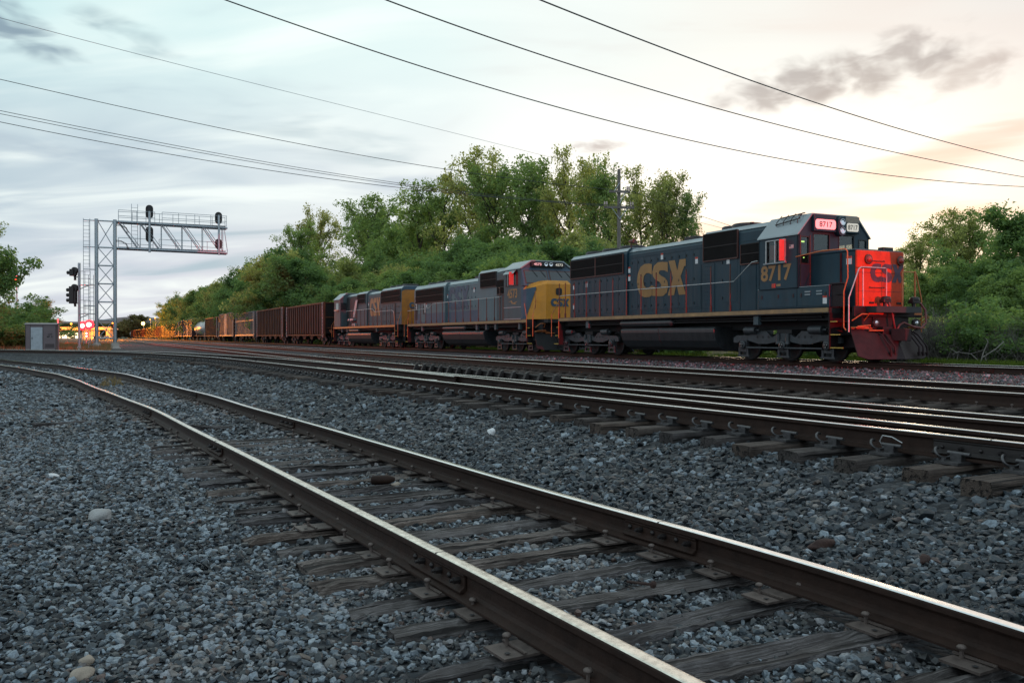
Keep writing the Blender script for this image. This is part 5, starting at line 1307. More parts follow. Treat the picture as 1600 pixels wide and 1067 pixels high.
def tankcar(root, L, Rr, mat):
    mb = MB(); mb.lathe([(.02, -L/2-.35), (Rr*.5, -L/2-.30), (Rr*.85, -L/2-.12), (Rr, -L/2+.15), (Rr, L/2-.15), (Rr*.85, L/2+.12), (Rr*.5, L/2+.30), (.02, L/2+.35)], (0, 0, 1.15+Rr), 'x', 32)
    mb.build('tank_shell', mat, root)
    mb = MB(); mb.lathe([(.5, 0), (.5, .35), (.3, .42), (.02, .42)], (0, 0, 1.12+2*Rr), 'z', 18); mb.tube([(-1.6, -.9, 1.15+2*Rr), (-1.6, -.9, 2.0+2*Rr), (1.6, -.9, 2.0+2*Rr), (1.6, -.9, 1.15+2*Rr)], .025, 6); mb.box(-1.6, 1.6, -1.0, 1.0, 1.16+2*Rr, 1.2+2*Rr); mb.build('tank_dome', M['car_black'], root)
    mb = MB()
    for x in (-L*.3, L*.3): mb.lathe([(Rr+.012, -.05), (Rr+.02, -.04), (Rr+.02, .04), (Rr+.012, .05)], (x, 0, 1.15+Rr), 'x', 32)
    mb.build('tank_strap', M['car_black'], root)
    mb = MB()
    for x in (-L/2+1.9, L/2-1.9): mb.box(x-.8, x+.8, -1.2, 1.2, 1.0, 1.5)
    mb.box(-L/2-.6, L/2+.6, -1.4, -1.3, 1.0, 1.1); mb.box(-L/2-.6, L/2+.6, 1.3, 1.4, 1.0, 1.1); mb.tube([(-L/2-.5, -1.45, 2.1), (L/2+.5, -1.45, 2.1)], .025, 6); mb.build('saddle', M['under'], root)
    car_frame(root, L, mat)
GRP = 'freight cars standing behind the locomotives'
c = vehicle('hopper_car', 'near-black ribbed hopper car coupled right behind the third locomotive', 'freight car', 75.4, GRP); hopper(c, 18.4, 4.25, 17, M['car_black'], M['car_ribglow'])
c = vehicle('hopper_car', 'black ribbed hopper car between another hopper and a pale box-sided car', 'freight car', 95.6, GRP); hopper(c, 18.4, 4.40, 17, M['car_black'], M['car_ribglow'])
c = vehicle('freight_car', 'weathered light grey corrugated freight car with a horizontal side rail', 'freight car', 115.4, GRP); hopper(c, 17.6, 4.45, 15, M['car_grey'], M['car_grey'], lower=1.3)
mb = MB(); mb.box(-8.6, 8.6, -1.64, -1.59, 3.15, 3.25); mb.box(-8.6, 8.6, -1.68, -1.59, .95, 1.15); mb.build('side_rail', M['car_grey'], c)
c = vehicle('boxcar', 'tall rusty boxcar with orange streaks beside the grey corrugated car', 'freight car', 135.4, GRP); boxcar(c, 18.0, 5.05, M['car_rust'], M['car_grey'])
c = vehicle('gondola', 'short red-brown ribbed gondola coupled to the pale tank car', 'freight car', 155.8, GRP); hopper(c, 19.0, 4.45, 15, M['car_rust'], M['car_ribglow'])
c = vehicle('tank_car', 'pale shiny cylindrical tank car, the only one near the boxcars', 'freight car', 177.0, GRP); tankcar(c, 18.0, 1.52, M['car_tank'])
c = vehicle('boxcar', 'maroon boxcar with a rounded roof just beyond the pale tank car', 'freight car', 199.8, GRP); boxcar(c, 19.0, 5.15, M['car_maroon'], M['car_maroon'])
c = vehicle('boxcar', 'second maroon boxcar, with orange lit ends, beyond the round-roofed one', 'freight car', 222.0, GRP); boxcar(c, 18.4, 5.1, M['car_maroon'], M['car_rust'])
s = 242.5
far = None
for k in range(15):
    if far is None:
        far = vehicle('hopper_car', 'one of the distant hopper cars glowing orange under the yard lamps', 'freight car', s, 'orange-lit hopper cars at the far end of the train'); hopper(far, 17.6, 4.3, 9, M['car_rust'], M['car_ribglow'], wheels=False, detail=False)
    else:
        d = dup(far); p = train_pt(s); d.location = (p[0], p[1], RT)
    s += 19.0
c = vehicle('tank_car', 'faint pinkish tank car at the far tail of the train beside the gantry', 'freight car', s, GRP); tankcar(c, 17.0, 1.5, M['car_tank'])

# red lamp of the signal the train is waiting at, ahead of it and out of the picture
sp = bpy.data.lights.new('signal_beam', 'SPOT'); spo = bpy.data.objects.new('signal_beam', sp); COL.objects.link(spo)
def train_xyz(s, lat, z): p = train_pt(s, lat); return Vector((p[0], p[1], RT + z))
src = train_xyz(-60, -3.3, 3.4)
NOSE_EDGE = train_xyz(0, .45, 2.6)
sp.energy = 140000; sp.color = (1.0, .004, .010); sp.shadow_soft_size = .02; sp.spot_blend = .015; sp.spot_size = R(9.6)
aim_dir = (NOSE_EDGE - src).normalized()
# aim so that the rim of the beam passes the nose just right of its middle
ax_r = aim_dir.cross(Vector((0, 0, 1))).normalized()
aim = Matrix.Rotation(R(4.8), 3, Vector((0, 0, 1))) @ aim_dir
cand = [Matrix.Rotation(R(a), 3, Vector((0, 0, 1))) @ aim_dir for a in (4.8, -4.8)]
near_pt = train_xyz(0, -5, 2)
aim = max(cand, key=lambda v: v.dot((near_pt - src).normalized()))
spo.location = src; spo.rotation_euler = (-aim).to_track_quat('Z', 'Y').to_euler()
# ------------------------------------------------------------------ signal gantry, signal mast, cabinets
def world(px, py, Y): return Vector(((px - 800)/F*Y, Y, CZ - (py - HOR)/F*Y))
def gz(px, Y): return near_ground((px-800)/F*Y, Y)

def signal_head(parent, x, y, z, h=1.15, w=.56, lamps=3, rz=0.0, name='signal_head'):
    mb = MB(); r = w/2
    poly = [(r*math.cos(a), h/2 - r + r*math.sin(a)) for a in np.linspace(0, PI, 11)] + [(r*math.cos(a), -h/2 + r + r*math.sin(a)) for a in np.linspace(PI, 2*PI, 11)]
    mb.prism(poly, 'y', -.05, .0); mb.box(-.16, .16, 0, .22, -h/2+.12, h/2-.12)
    o = mb.build(name, M['signalblack'], parent); o.location = (x, y, z); o.rotation_euler = (0, 0, rz)
    for k in range(lamps):
        zz = (k - (lamps-1)/2)*.31
        v = MB(); n = 10
        for a0, a1 in zip(np.linspace(-.35, PI+.35, n)[:-1], np.linspace(-.35, PI+.35, n)[1:]):
            p = [(.12*math.cos(a), .12*math.sin(a)) for a in (a0, a1)]
            v.faces([(p[0][0], -.05, zz+p[0][1]), (p[1][0], -.05, zz+p[1][1]), (p[1][0], -.30, zz+p[1][1]), (p[0][0], -.30, zz+p[0][1])], [(0, 1, 2, 3)])
        vo = v.build('lamp_hood', M['signalblack'], o); md = vo.modifiers.new('t', 'SOLIDIFY'); md.thickness = .008
        l = MB(); l.lathe([(.09, 0), (.06, -.02), (.005, -.03)], (0, -.051, zz), 'y', 12); l.build('signal_lens', M['darkglass'], o)
    return o
def ladder_into(mb, p0, p1, w, axis, step=.32, r=.022):
    p0, p1 = Vector(p0), Vector(p1); ax = Vector(axis)*w/2
    mb.tube([p0-ax, p1-ax], r, 5); mb.tube([p0+ax, p1+ax], r, 5)
    n = int((p1-p0).length/step)
    for k in range(1, n): q = p0.lerp(p1, k/n); mb.tube([q-ax, q+ax], r*.7, 5)

YG = 75.0
gb = world(165.5, 541, YG); gzb = near_ground(gb.x, gb.y)
GA = math.atan2(TN[1], TN[0])
ga = thing('signal_gantry', 'grey steel cantilever signal gantry with lattice tower reaching over the tracks', 'signal gantry', (gb.x, gb.y, gzb), GA*0.95)
zt, zb = 11.35 - gzb, 9.08 - gzb
x1, x2, xE = -.72, .72, 10.0
mb = MB()
for x in (x1, x2): mb.cyl((x, 0, .3), (x, 0, zt+.15), .15, n=14)
levels = list(np.linspace(.9, zb, 6)) + [zt]
for z in levels: mb.cyl((x1, 0, z), (x2, 0, z), .06, n=8)
mb.build('tower_legs', M['galv'], ga)
mb = MB()
for a, b in zip(levels[:-1], levels[1:]): mb.cyl((x1+.1, -.03, a), (x2-.1, -.03, b), .035, n=6); mb.cyl((x1+.1, .03, b), (x2-.1, .03, a), .035, n=6)
mb.build('tower_bracing', M['galv'], ga)
for x in (x1, x2):
    mb = MB(); mb.lathe([(.48, -.4), (.46, .1), (.34, .14), (.34, .42), (.26, .48), (.26, .52)], (x, 0, 0), 'z', 14); mb.build('footing', M['concrete'], ga)
mb = MB(); dpt = .9
for z in (zt, zb):
    for y in (-.0, dpt): mb.cyl((x2, y, z), (xE, y, z-.1), .085, n=10)
    for x in np.linspace(x2+.3, xE-.1, 7): mb.cyl((x, 0, z-.05), (x, dpt, z-.05), .04, n=6)
mb.build('arm_chords', M['galv'], ga)
mb = MB(); xs_ = np.linspace(x2+.3, xE-.4, 6)
for a, b in zip(xs_[:-1], xs_[1:]):
    for y in (0, dpt): mb.cyl((a, y, zt), (b-.15, y, zb), .038, n=6); mb.cyl((b, y, zt), (b, y, zb), .03, n=6); 
    mb.cyl((a+.22, 0, zt), (b+.07, 0, zb), .03, n=6)
mb.cyl((xE-.3, 0, zt), (xE, 0, zb), .03, n=6)
mb.build('arm_bracing', M['galv'], ga)
mb = MB()
for (xa, xb, y, z0) in ((1.0, 3.9, -.15, zt), (4.5, xE-.1, -.15, zt), (1.0, xE-.1, dpt+.1, zt), (4.3, xE-.3, dpt+.1, zb), (1.0, 3.8, dpt+.1, zb)):
    for z in (z0+.5, z0+1.0): mb.tube([(xa, y, z), (xb, y, z-.04)], .022, 5)
    for x in np.linspace(xa, xb, max(2, int((xb-xa)/1.1)+1)): mb.tube([(x, y, z0), (x, y, z0+1.0)], .022, 5)
mb.build('walkway_railing', M['galv'], ga)
mb = MB(); mb.box(x2+.3, xE-.1, .15, dpt-.1, zb+.09, zb+.13); mb.box(x2+.3, xE-.1, .15, dpt-.1, zt+.09, zt+.12); mb.build('walkway_grating', M['galv'], ga)
mb = MB(); ladder_into(mb, (x1-.75, 0, .2), (x1-.75, 0, zt+.15), .5, (1, 0, 0))
for z in (zb*.42, zb*.78, zb, zt): mb.cyl((x1-1.0, 0, z), (x1, 0, z), .04, n=6)
mb.tube([(x1-.55, -.5, zb*.8), (x1-.55, -.5, zt)], .02, 5)
mb.build('ladder', M['galv'], ga)
mb = MB(); ladder_into(mb, (2.3, dpt+.15, zb), (2.3, dpt+.15, zt+1.75), .5, (1, 0, 0)); mb.build('ladder', M['galv'], ga)
mb = MB()
for k in range(2):
    for z in (zt-.35, zb+.55): mb.tube([(x2+.1, -.12-.05*k, z+.1*k), (x2+.5, -.14, z+.05*k), (x2+.9, -.14, z-.25+.1*k), (x2+1.0+.1*k, -.14, z-.6)], .025, 5)
mb.build('cable_conduit', M['bolt'], ga)
for px, hs in ((238, ((332.5, 1.2, 3), (367.5, 1.4, 3))), (331, ((336.5, 1.1, 3), (378, .95, 2)))):
    xh = (world(px, 350, YG+2).x - gb.x)/math.cos(GA*.95)
    mb = MB(); mb.cyl((xh, -.24, zb-.3), (xh, -.24, zt+1.0), .10, n=10); mb.build('signal_post', M['galv'], ga)
    for py, hh, nl in hs:
        z = (CZ - (py-HOR)/F*(YG+2)) - gzb; signal_head(ga, xh, .05, z, hh, .62, nl, PI)

# signal mast with two heads seen nearly from the side
YM = 66.0; pm = world(124, 541, YM); zm = near_ground(pm.x, pm.y)
ms = thing('signal_mast', 'slim grey signal mast left of the gantry with two black hooded heads', 'signal mast', (pm.x, pm.y, zm))
H_ = CZ + (HOR-411)/F*YM - zm
mb = MB(); mb.cyl((0, 0, 0), (0, 0, H_), .10, n=12); mb.lathe([(.34, -.1), (.34, .12), (.2, .16), (.16, .3)], (0, 0, 0), 'z', 12); mb.build('mast_pole', M['galv'], ms)
def zat(py): return CZ + (HOR-py)/F*YM - zm
def side_head(z, h, w, nl):
    mb = MB(); mb.box(-w*.62, 0, -.16, .16, -h/2, h/2); mb.prism([(r_*math.cos(a_), h/2 - r_*.35 + r_*math.sin(a_)) for r_, a_ in ((w*.42, t_) for t_ in np.linspace(0, PI, 9))], 'y', -.10, .10)
    mb.lathe([(w*.40, -.12), (w*.44, -.06), (w*.44, .06), (w*.40, .12)], (.02, 0, h/2 - w*.25), 'y', 16); mb.prism([(0, -h/2-.1), (.16, -h/2+.1), (.16, h/2-.1), (0, h/2)], 'y', -.12, .12)
    o = mb.build('signal_head', M['signalblack'], ms, bevel=.02); o.location = (-.30, -.10, z); o.rotation_euler = (0, 0, R(-12))
    for k in range(nl):
        zz = (k-(nl-1)/2)*h/max(nl, 1)*.9; v = MB(); v.lathe([(.13, -w*.62-.01), (.135, -w*.62-.26), (.125, -w*.62-.26), (.12, -w*.62-.01)], (0, 0, zz), 'x', 14); v.build('lamp_hood', M['signalblack'], o)
    return o
side_head(zat(426), .52, .55, 1); side_head(zat(461), 1.30, .62, 3)
for z in (zat(433), zat(474)):
    mb = MB(); mb.tube([(0, 0, z), (-.25, -.05, z), (-.3, -.08, z+.2)], .04, 6); mb.cyl((-.28, -.06, z-.25), (-.28, -.06, z), .09, n=8); mb.build('head_bracket', M['signalblack'], ms)
mb = MB(); ladder_into(mb, (.85, .1, .1), (.85, .1, H_-.9), .38, (1, 0, 0))
for z in (zat(446), zat(491)):
    mb.box(.05, 1.05, -.25, .35, z, z+.05)
    for x in (.15, .55, .95): mb.tube([(x, -.25, z), (x, -.25, z+1.05)], .022, 5)
    for q in (.5, 1.05): mb.tube([(.15, -.25, z+q), (.95, -.25, z+q)], .022, 5)
    mb.tube([(0, 0, z-.3), (.7, 0, z)], .03, 5)
mb.build('service_ladder', M['galv'], ms)

# relay cabinet
YC = 59.0; pc = world(66, 545, YC); zc = near_ground(pc.x, pc.y) - .05
cbn = thing('relay_cabinet', 'grey sheet-metal trackside cabinet with a low roof left of the signal mast', 'cabinet', (pc.x, pc.y, zc), R(20))
hc = CZ + (HOR-505)/F*YC - zc
mb = MB(); mb.box(-.92, .92, -.55, .55, .08, hc-.12); cbody = mb.build('cabinet_body', M['cabinetgrey'], cbn, bevel=.02)
mb = MB(); mb.prism([(-.62, hc-.12), (.62, hc-.12), (.62, hc-.07), (0, hc+.02), (-.62, hc-.07)], 'x', -.99, .99); mb.build('cabinet_roof', M['cabinetgrey'], cbn)
mb = MB(); mb.box(-1.0, 1.0, -.6, .6, -.3, .08); mb.build('plinth', M['concrete'], cbn)
mb = MB(); mb.box(-.60, .10, -.575, -.551, .2, hc-.28); dr = mb.build('cabinet_door', M['galv'], cbn, bevel=.008)
mb = MB(); mb.box(-.54, -.50, -.61, -.576, .9, 1.05); mb.build('handle', M['bolt'], dr)
mb = MB()
for x_ in (-.92, -.62, .12, .90): mb.box(x_-.012, x_+.012, -.562, -.55, .1, hc-.14)
for k_ in range(5): mb.box(.25, .80, -.566, -.551, .34+.055*k_, .365+.055*k_)
mb.build('vent_louvre', M['bolt'], cbn)
for t_, z in (('CST', 1.18), ('MP 51', 1.02)): text_mb(t_, .11, bold=.03).xf(Matrix.Translation((.55, -.556, z))).build('lettering', M['ink'], cbn)

# ------------------------------------------------------------------ lamps of the yard and the road far behind, plus added fill lamps
def point_lamp(parent, loc, energy, color, r=.12):
    l = bpy.data.lights.new('lamp_light', 'POINT'); l.energy = energy; l.color = color; l.shadow_soft_size = r
    o = bpy.data.objects.new('lamp_light', l); COL.objects.link(o); o.parent = parent; o.location = loc; return o
def lamp_post(px, py, Y, label, energy, name='yard_lamp', mat='sodium', color=(1.0, .27, .015), r=.22, group=None, cat='lamp'):
    p = world(px, py, Y); z0 = near_ground(p.x, p.y)
    o = thing(name, label, cat, (p.x, p.y, z0), 0, group); h = p.z - z0
    mb = MB(); mb.cyl((0, .25, 0), (0, .25, h+.2), .11, .07, n=8); mb.tube([(0, .25, h+.2), (0, -.1, h+.32), (0, -.35, h+.30)], .04, 6); mb.build('lamp_pole', M['galv'], o)
    hd = MB(); hd.lathe([(.05, .22), (.22, .12), (.30, .0)], (0, -.35, h+.05), 'z', 12); hd.build('lamp_shade', M['bolt'], o)
    MB().sphere((0, -.35, h), r, 12).build('lamp_bulb', M[mat], o)
    if energy: point_lamp(o, (0, -.8, h-.15), energy, color)
    return o
OR = (1.0, .27, .015)
lamp_post(224, 505.5, 420, 'bright orange yard lamp shining just above the distant freight cars', 4000, r=.75, mat='sodiumhot')
lamp_post(243, 497, 400, 'small orange lamp high on a pole right of the bright yard lamp', 9000, r=.30)
lamp_post(235, 499, 430, 'faint orange lamp between the two brighter yard lamps', 5000, r=.28)
lamp_post(58, 495, 120, 'orange street lamp glowing among the bushes above the cabinet', 250, 'orange_lamp', r=.20)
def added_lamp(s_, lat, z, label, energy):  # lamps added beside the track to brighten the distant freight cars
    q = train_pt(s_, lat); px = 800 + F*q[0]/q[1]; py = HOR - (z-CZ)*F/q[1]
    return lamp_post(px, py, q[1], label, energy, 'orange_lamp', r=.2)
added_lamp(225, -17, 5.0, 'added low orange lamp beside the freight cars, nearest of those behind the gantry', 5000)
added_lamp(300, -15, 5.0, 'added orange lamp lighting the middle of the distant hopper cars', 42000)
added_lamp(385, -15, 5.0, 'added orange lamp lighting the far half of the distant hopper cars', 42000)
added_lamp(470, -15, 5.0, 'farthest added orange lamp beside the tail of the train', 42000)
lamp_post(112, 506, 330, 'orange street lamp at the left end of the lit bridge', 2000, 'orange_lamp', r=.35)
# red lamps
def red_lights(px, py, Y, spots, label, name, hot=False, energy=0, pole=True, cat='signal light'):
    p = world(px, py, Y); z0 = near_ground(p.x, p.y); h = p.z - z0
    o = thing(name, label, cat, (p.x, p.y, z0))
    mb = MB(); mb.cyl((0, .2, -.2), (0, .2, h+.5), .07, n=8)
    if len(spots) > 1: mb.cyl((min(s[0] for s in spots), .15, h), (max(s[0] for s in spots), .15, h), .05, n=6)
    mb.build('post', M['galv'], o)
    for dx, dz, r, mt in spots:
        b = MB(); b.lathe([(r*1.5, .06), (r*1.5, .10), (.02, .16)], (dx, 0, h+dz), 'y', 14); hs = b.build('lamp_hood', M['signalblack'], o)
        MB().sphere((dx, .0, h+dz), r, 12).build('lamp_lens', M[mt], o)
        if mt == 'hotlamp': MB().lathe([(r*2.1, .05), (r*2.1, .03), (r*.9, -.02)], (dx, 0, h+dz), 'y', 20).build('glare_ring', M['redglow'], o)  # emissive ring added for the red glare around the lamp
    if energy: point_lamp(o, (0, -.6, h), energy, (1.0, .03, .02))
    return o
red_lights(134, 508.5, 110, ((-.42, -.05, .27, 'hotlamp'), (.42, .10, .30, 'hotlamp'), (.1, -1.0, .10, 'hotlamp'), (.1, -1.35, .10, 'hotlamp')), 'pair of glaring red signal lamps on a post behind the signal mast', 'crossing_light', energy=3000)
red_lights(88.5, 509, 61, ((0, .10, .05, 'redlamp'), (0, -.10, .05, 'redlamp')), 'two small red lamps one above the other at the corner of the cabinet', 'marker_light', energy=260)
red_lights(25, 437, 105, ((0, 0, .20, 'redlamp'),), 'single red lamp high on a thin post in front of the tall left tree', 'signal_light', energy=300)
# road bridge
YB = 380.0
bp = world(135, HOR, YB); zg = near_ground(bp.x, bp.y)
bd = thing('road_bridge', 'low road bridge across the far end of the yard, its edge lit orange', 'bridge', (bp.x, bp.y, zg), R(4))
mb = MB(); mb.box(-14, 12, -4, 4, 4.5-zg, 5.2-zg); mb.build('bridge_girder', M['concrete'], bd)
mb = MB(); mb.box(-14, 12, -4.15, -4.01, 5.2-zg, 5.7-zg); mb.build('parapet', M['concrete'], bd)
for x in (-12, -4, 4, 10): MB().box(x-.6, x+.6, -3, 3, -1, 4.29-zg).build('pier', M['concrete'], bd)
for x in np.arange(-12, 12, 4): point_lamp(bd, (x, -5.2, 4.6), 3600, OR, .3)  # point lights without fittings, added to brighten the girder edge
sb = world(106, 527, 355); zs = near_ground(sb.x, sb.y)
sh = thing('shop_building', 'small flat-roofed building with brightly lit windows under the bridge', 'building', (sb.x, sb.y, zs))
mb = MB(); mb.box(-6, 6, 0, 8, -1, 3.2); mb.build('wall', M['concrete'], sh); mb = MB(); mb.box(-6.3, 6.3, -.4, 8.2, 3.2, 3.5); mb.build('roof', M['bolt'], sh)
for x in (-4.2, -1.4, 1.4, 4.2): MB().box(x-1.1, x+1.1, -.05, -.005, .5, 2.6).build('window', M['shoplight'], sh)
for px, lab in ((148, 'dark car with lit headlamps parked beneath the bridge'), (160, 'second dark car beneath the bridge, nearer the gantry tower')):
    p = world(px, 526, 350); z0 = near_ground(p.x, p.y); v = thing('parked_car', lab, 'car', (p.x, p.y, z0))
    mb = MB(); mb.prism([(-.85, .35), (.85, .35), (.88, .8), (.72, .95), (.62, 1.45), (-.62, 1.45), (-.72, .95), (-.88, .8)], 'y', 0, 4.2); mb.build('body', M['car_paint'], v, bevel=.08)
    for x in (-.6, .6):
        MB().sphere((x, -.03, .7), .13, 10).build('headlight', M['shoplight'], v)
        for y in (.9, 3.3): MB().cyl((x*1.2-.1, y, .33), (x*1.2+.1, y, .33), .33, n=14).build('wheel', M['ink'], v)

# ------------------------------------------------------------------ pole line and overhead wires
YP = 56.0; pp = world(967, 265, YP); zp = near_ground(pp.x, pp.y)
up = thing('utility_pole', 'weathered wooden utility pole with two crossarms standing behind the first locomotive', 'utility pole', (pp.x, pp.y, zp), R(8))
hp = pp.z - zp
MB().cyl((0, 0, -.3), (0, 0, hp), .15, .10, n=12).build('pole_shaft', M['pole'], up)
for py, w0, w1, ins in ((300.5, -.68, .68, (.50, .62)), (325, -1.02, .95, (-.98, -.84, .72, .86))):
    z = CZ + (HOR-py)/F*YP - zp
    mb = MB(); mb.box(w0, w1, -.22, -.10, z-.075, z+.075); ca = mb.build('crossarm', M['pole'], up)
    mb = MB(); mb.cyl((0, -.2, z-.75 if py > 310 else z+.55), (w0*.55, -.2, z), .025, n=6); mb.cyl((0, -.2, z-.75), (w1*.55, -.2, z), .025, n=6); mb.build('arm_brace', M['galv'], ca)
    for x in ins: MB().lathe([(.02, 0), (.02, .08), (.05, .09), (.055, .16), (.04, .17), (.05, .25), (.03, .30), (.005, .31)], (x, -.17, z+.06), 'z', 10).build('insulator', M['porcelain'], ca)
def wire(pts, Ya, Yb, r, label, mat='wire', group='overhead wires crossing the sky'):
    px = np.array([p[0] for p in pts], float); py = np.array([p[1] for p in pts], float)
    deg = min(3, len(pts)-1); co = np.polyfit(px, py, deg)
    a, b = px.min(), px.max(); xx = np.linspace(a, b, 60); yy = np.polyval(co, xx); f = (xx-a)/(b-a)
    Yd = 1/((1-f)/Ya + f/Yb)
    P = [world(x, y, d) for x, y, d in zip(xx, yy, Yd)]
    o = MB().tube(P, r, 5).build('overhead_wire', M[mat]); tag(o, label, 'wire', group); return o
wire([(250,-36),(345,0),(640,97),(900,178),(1100,225),(1300,262),(1600,291),(1680,295)], 26, 62, .022, 'lowest of the three thick wires sweeping down to the right over the locomotives')
wire([(500,-38),(600,0),(850,88),(1100,166),(1300,216),(1600,277),(1680,290)], 24, 62, .022, 'middle one of the three thick wires sweeping down to the right')
wire([(740,-40),(843,0),(1100,101),(1300,170),(1600,252),(1680,270)], 22, 62, .022, 'topmost of the three thick wires, leaving the top edge nearest the right')
wire([(-80,6),(0,30),(300,106),(600,182),(848,243),(960,272)], 40, 90, .014, 'faint pale wire highest on the left side of the sky', 'galv')
wire([(-80,106),(0,125),(300,191),(500,232),(705,266),(958,297)], 40, YP-.3, .016, 'single wire running from the left edge to the upper crossarm of the pole')
wire([(-80,158),(0,172),(300,233),(500,269),(680,293),(943,321)], 40, YP-.3, .014, 'upper of the two wires that run closely side by side')
wire([(-80,163),(0,177),(300,237),(500,272),(680,296),(949,323)], 40, YP-.3, .014, 'lower of the two wires that run closely side by side')
wire([(-80,175),(0,190),(300,248),(500,278),(676,299),(985,322)], 40, YP-.3, .016, 'lowest left wire, ending at the lower crossarm of the pole')
wire([(980,296),(1085,334),(1130,350),(1250,385),(1400,420)], YP-.3, 75, .016, 'short wire dropping from the pole behind the roof of the first locomotive')
wire([(988,322),(1085,345),(1130,358),(1250,388),(1400,424)], YP-.3, 75, .012, 'thin lower wire dropping from the pole behind the first locomotive')

# ------------------------------------------------------------------ odd things lying on the ballast
def lump(name, px, py, h, size, mat, label, cat, seed, squash=.6):
    x, y = g(px, py, h); z = near_ground(x, y)
    r = np.random.default_rng(seed); bm = bmesh.new(); bmesh.ops.create_icosphere(bm, subdivisions=3, radius=1)
    ph = r.random(6)*9
    for v in bm.verts:
        d = 1 + .16*math.sin(v.co.x*2.6+ph[0])*math.cos(v.co.y*2.1+ph[1]) + .10*math.sin(v.co.z*4+ph[2]+v.co.x*3) + .03*math.sin(v.co.y*9+ph[3])
        v.co = Vector((v.co.x*d*size[0], v.co.y*d*size[1], v.co.z*d*size[2]))
    me = bpy.data.meshes.new(name); bm.to_mesh(me); bm.free(); me.materials.append(M[mat])
    me.polygons.foreach_set('use_smooth', [True]*len(me.polygons))
    o = bpy.data.objects.new(name, me); COL.objects.link(o); o.location = (x, y, z + size[2]*squash); o.rotation_euler = (r.normal(0, .15), r.normal(0, .15), r.random()*6)
    return tag(o, label, cat)
lump('boulder', 155, 807, 1.33, (.092, .065, .055), 'boulder', 'smooth pale grey boulder alone on the gravel at the left', 'stone', 1)
lump('stone', 134, 1030, 1.35, (.045, .028, .024), 'tan', 'flat tan stone in the bottom left gravel, upper of two', 'stone', 2)
lump('stone', 127, 1052, 1.35, (.050, .034, .026), 'tan', 'wider pale tan stone in the bottom left gravel, lower of two', 'stone', 3)
lump('scrap_metal', 768, 695, 1.33, (.07, .05, .05), 'white', 'crumpled white scrap on the gravel between siding and turnout', 'scrap', 4)
lump('rusty_lump', 1285, 858, 1.33, (.10, .035, .035), 'rustlump', 'reddish brown rusty lump on the gravel right of the siding', 'scrap', 5)
lump('rusty_lump', 1445, 890, 1.33, (.06, .03, .03), 'rustlump', 'small rusty fragment half buried on the gravel at the right', 'scrap', 6)
lump('stone', 618, 752, 1.33, (.05, .04, .028), 'tan', 'rounded tan stone lying between the siding rails', 'stone', 8)
lump('scrap_metal', 82, 744, 1.34, (.05, .035, .03), 'white', 'white chip lying on the far left gravel', 'scrap', 9)
x, y = g(598, 746, 1.30); b = MB(); b.lathe([(.02, -.11), (.042, -.10), (.042, .05), (.030, .085), (.018, .11), (.005, .112)], (0, 0, .03), 'x', 14)
o = b.build('bottle', M['rail']); o.location = (x, y, near_ground(x, y)+.03); o.rotation_euler = (0, 0, .25); tag(o, 'dark brown bottle lying across a crosstie between the siding rails', 'bottle')
x, y = g(1000, 905, 1.30); b = MB(); b.tube([(-.09, 0, .02), (.0, .004, .03), (.09, 0, .045)], .009, 6); b.lathe([(.02, .0), (.02, .012), (.004, .016)], (.09, 0, .045), 'x', 8)
o = b.build('rail_spike', M['rustlump']); o.location = (x, y, near_ground(x, y)+.03); o.rotation_euler = (0, 0, -.9); tag(o, 'loose rusty rail spike lying between two siding crossties', 'spike')
for k, (px, py, L, a) in enumerate(((215, 636, 1.1, .5), (100, 662, .9, .9), (420, 640, 1.2, .2), (330, 668, .8, -.3))):
    x, y = g(px, py, 1.33); o = bpy.data.objects.new('broken_plank', TIES_OLD[k % 9]); COL.objects.link(o)
    o.scale = (L/2.59, .6, .5); o.location = (x, y, near_ground(x, y)+.06); o.rotation_euler = (0, .02, a)
    tag(o, ['splintered dark plank left of the siding bend', 'thin broken plank at the far left on the gravel', 'dark plank lying outside the siding near the turnout', 'short plank beside the left siding rail'][k], 'plank')
# ------------------------------------------------------------------ trees and undergrowth
def leaf_cards(C, rad, n_per, size, seed, flat=.35):
    """n_per leaves scattered round each cluster centre; every leaf a folded four-cornered blade"""
    r = np.random.default_rng(seed); N = len(C)*n_per
    c = np.repeat(C, n_per, 0); rr = np.repeat(rad, n_per)
    d = r.normal(0, 1, (N, 3)); d /= np.linalg.norm(d, axis=1)[:, None]
    p = c + d*(rr*r.random(N)**.45)[:, None]*np.array([1, 1, .75])
    n = d*.6 + r.normal(0, .7, (N, 3)) + np.array([0, 0, flat]); n /= np.linalg.norm(n, axis=1)[:, None]
    t = np.cross(n, r.normal(0, 1, (N, 3))); t /= np.linalg.norm(t, axis=1)[:, None]; b = np.cross(n, t)
    s = (size*np.exp(r.normal(0, .3, N)))[:, None]
    V = np.stack([p - t*s*.5, p + b*s*.30 + n*s*.06, p + t*s*.55 - n*s*.05, p - b*s*.30 + n*s*.06], 1)
    return V.reshape(-1, 3)
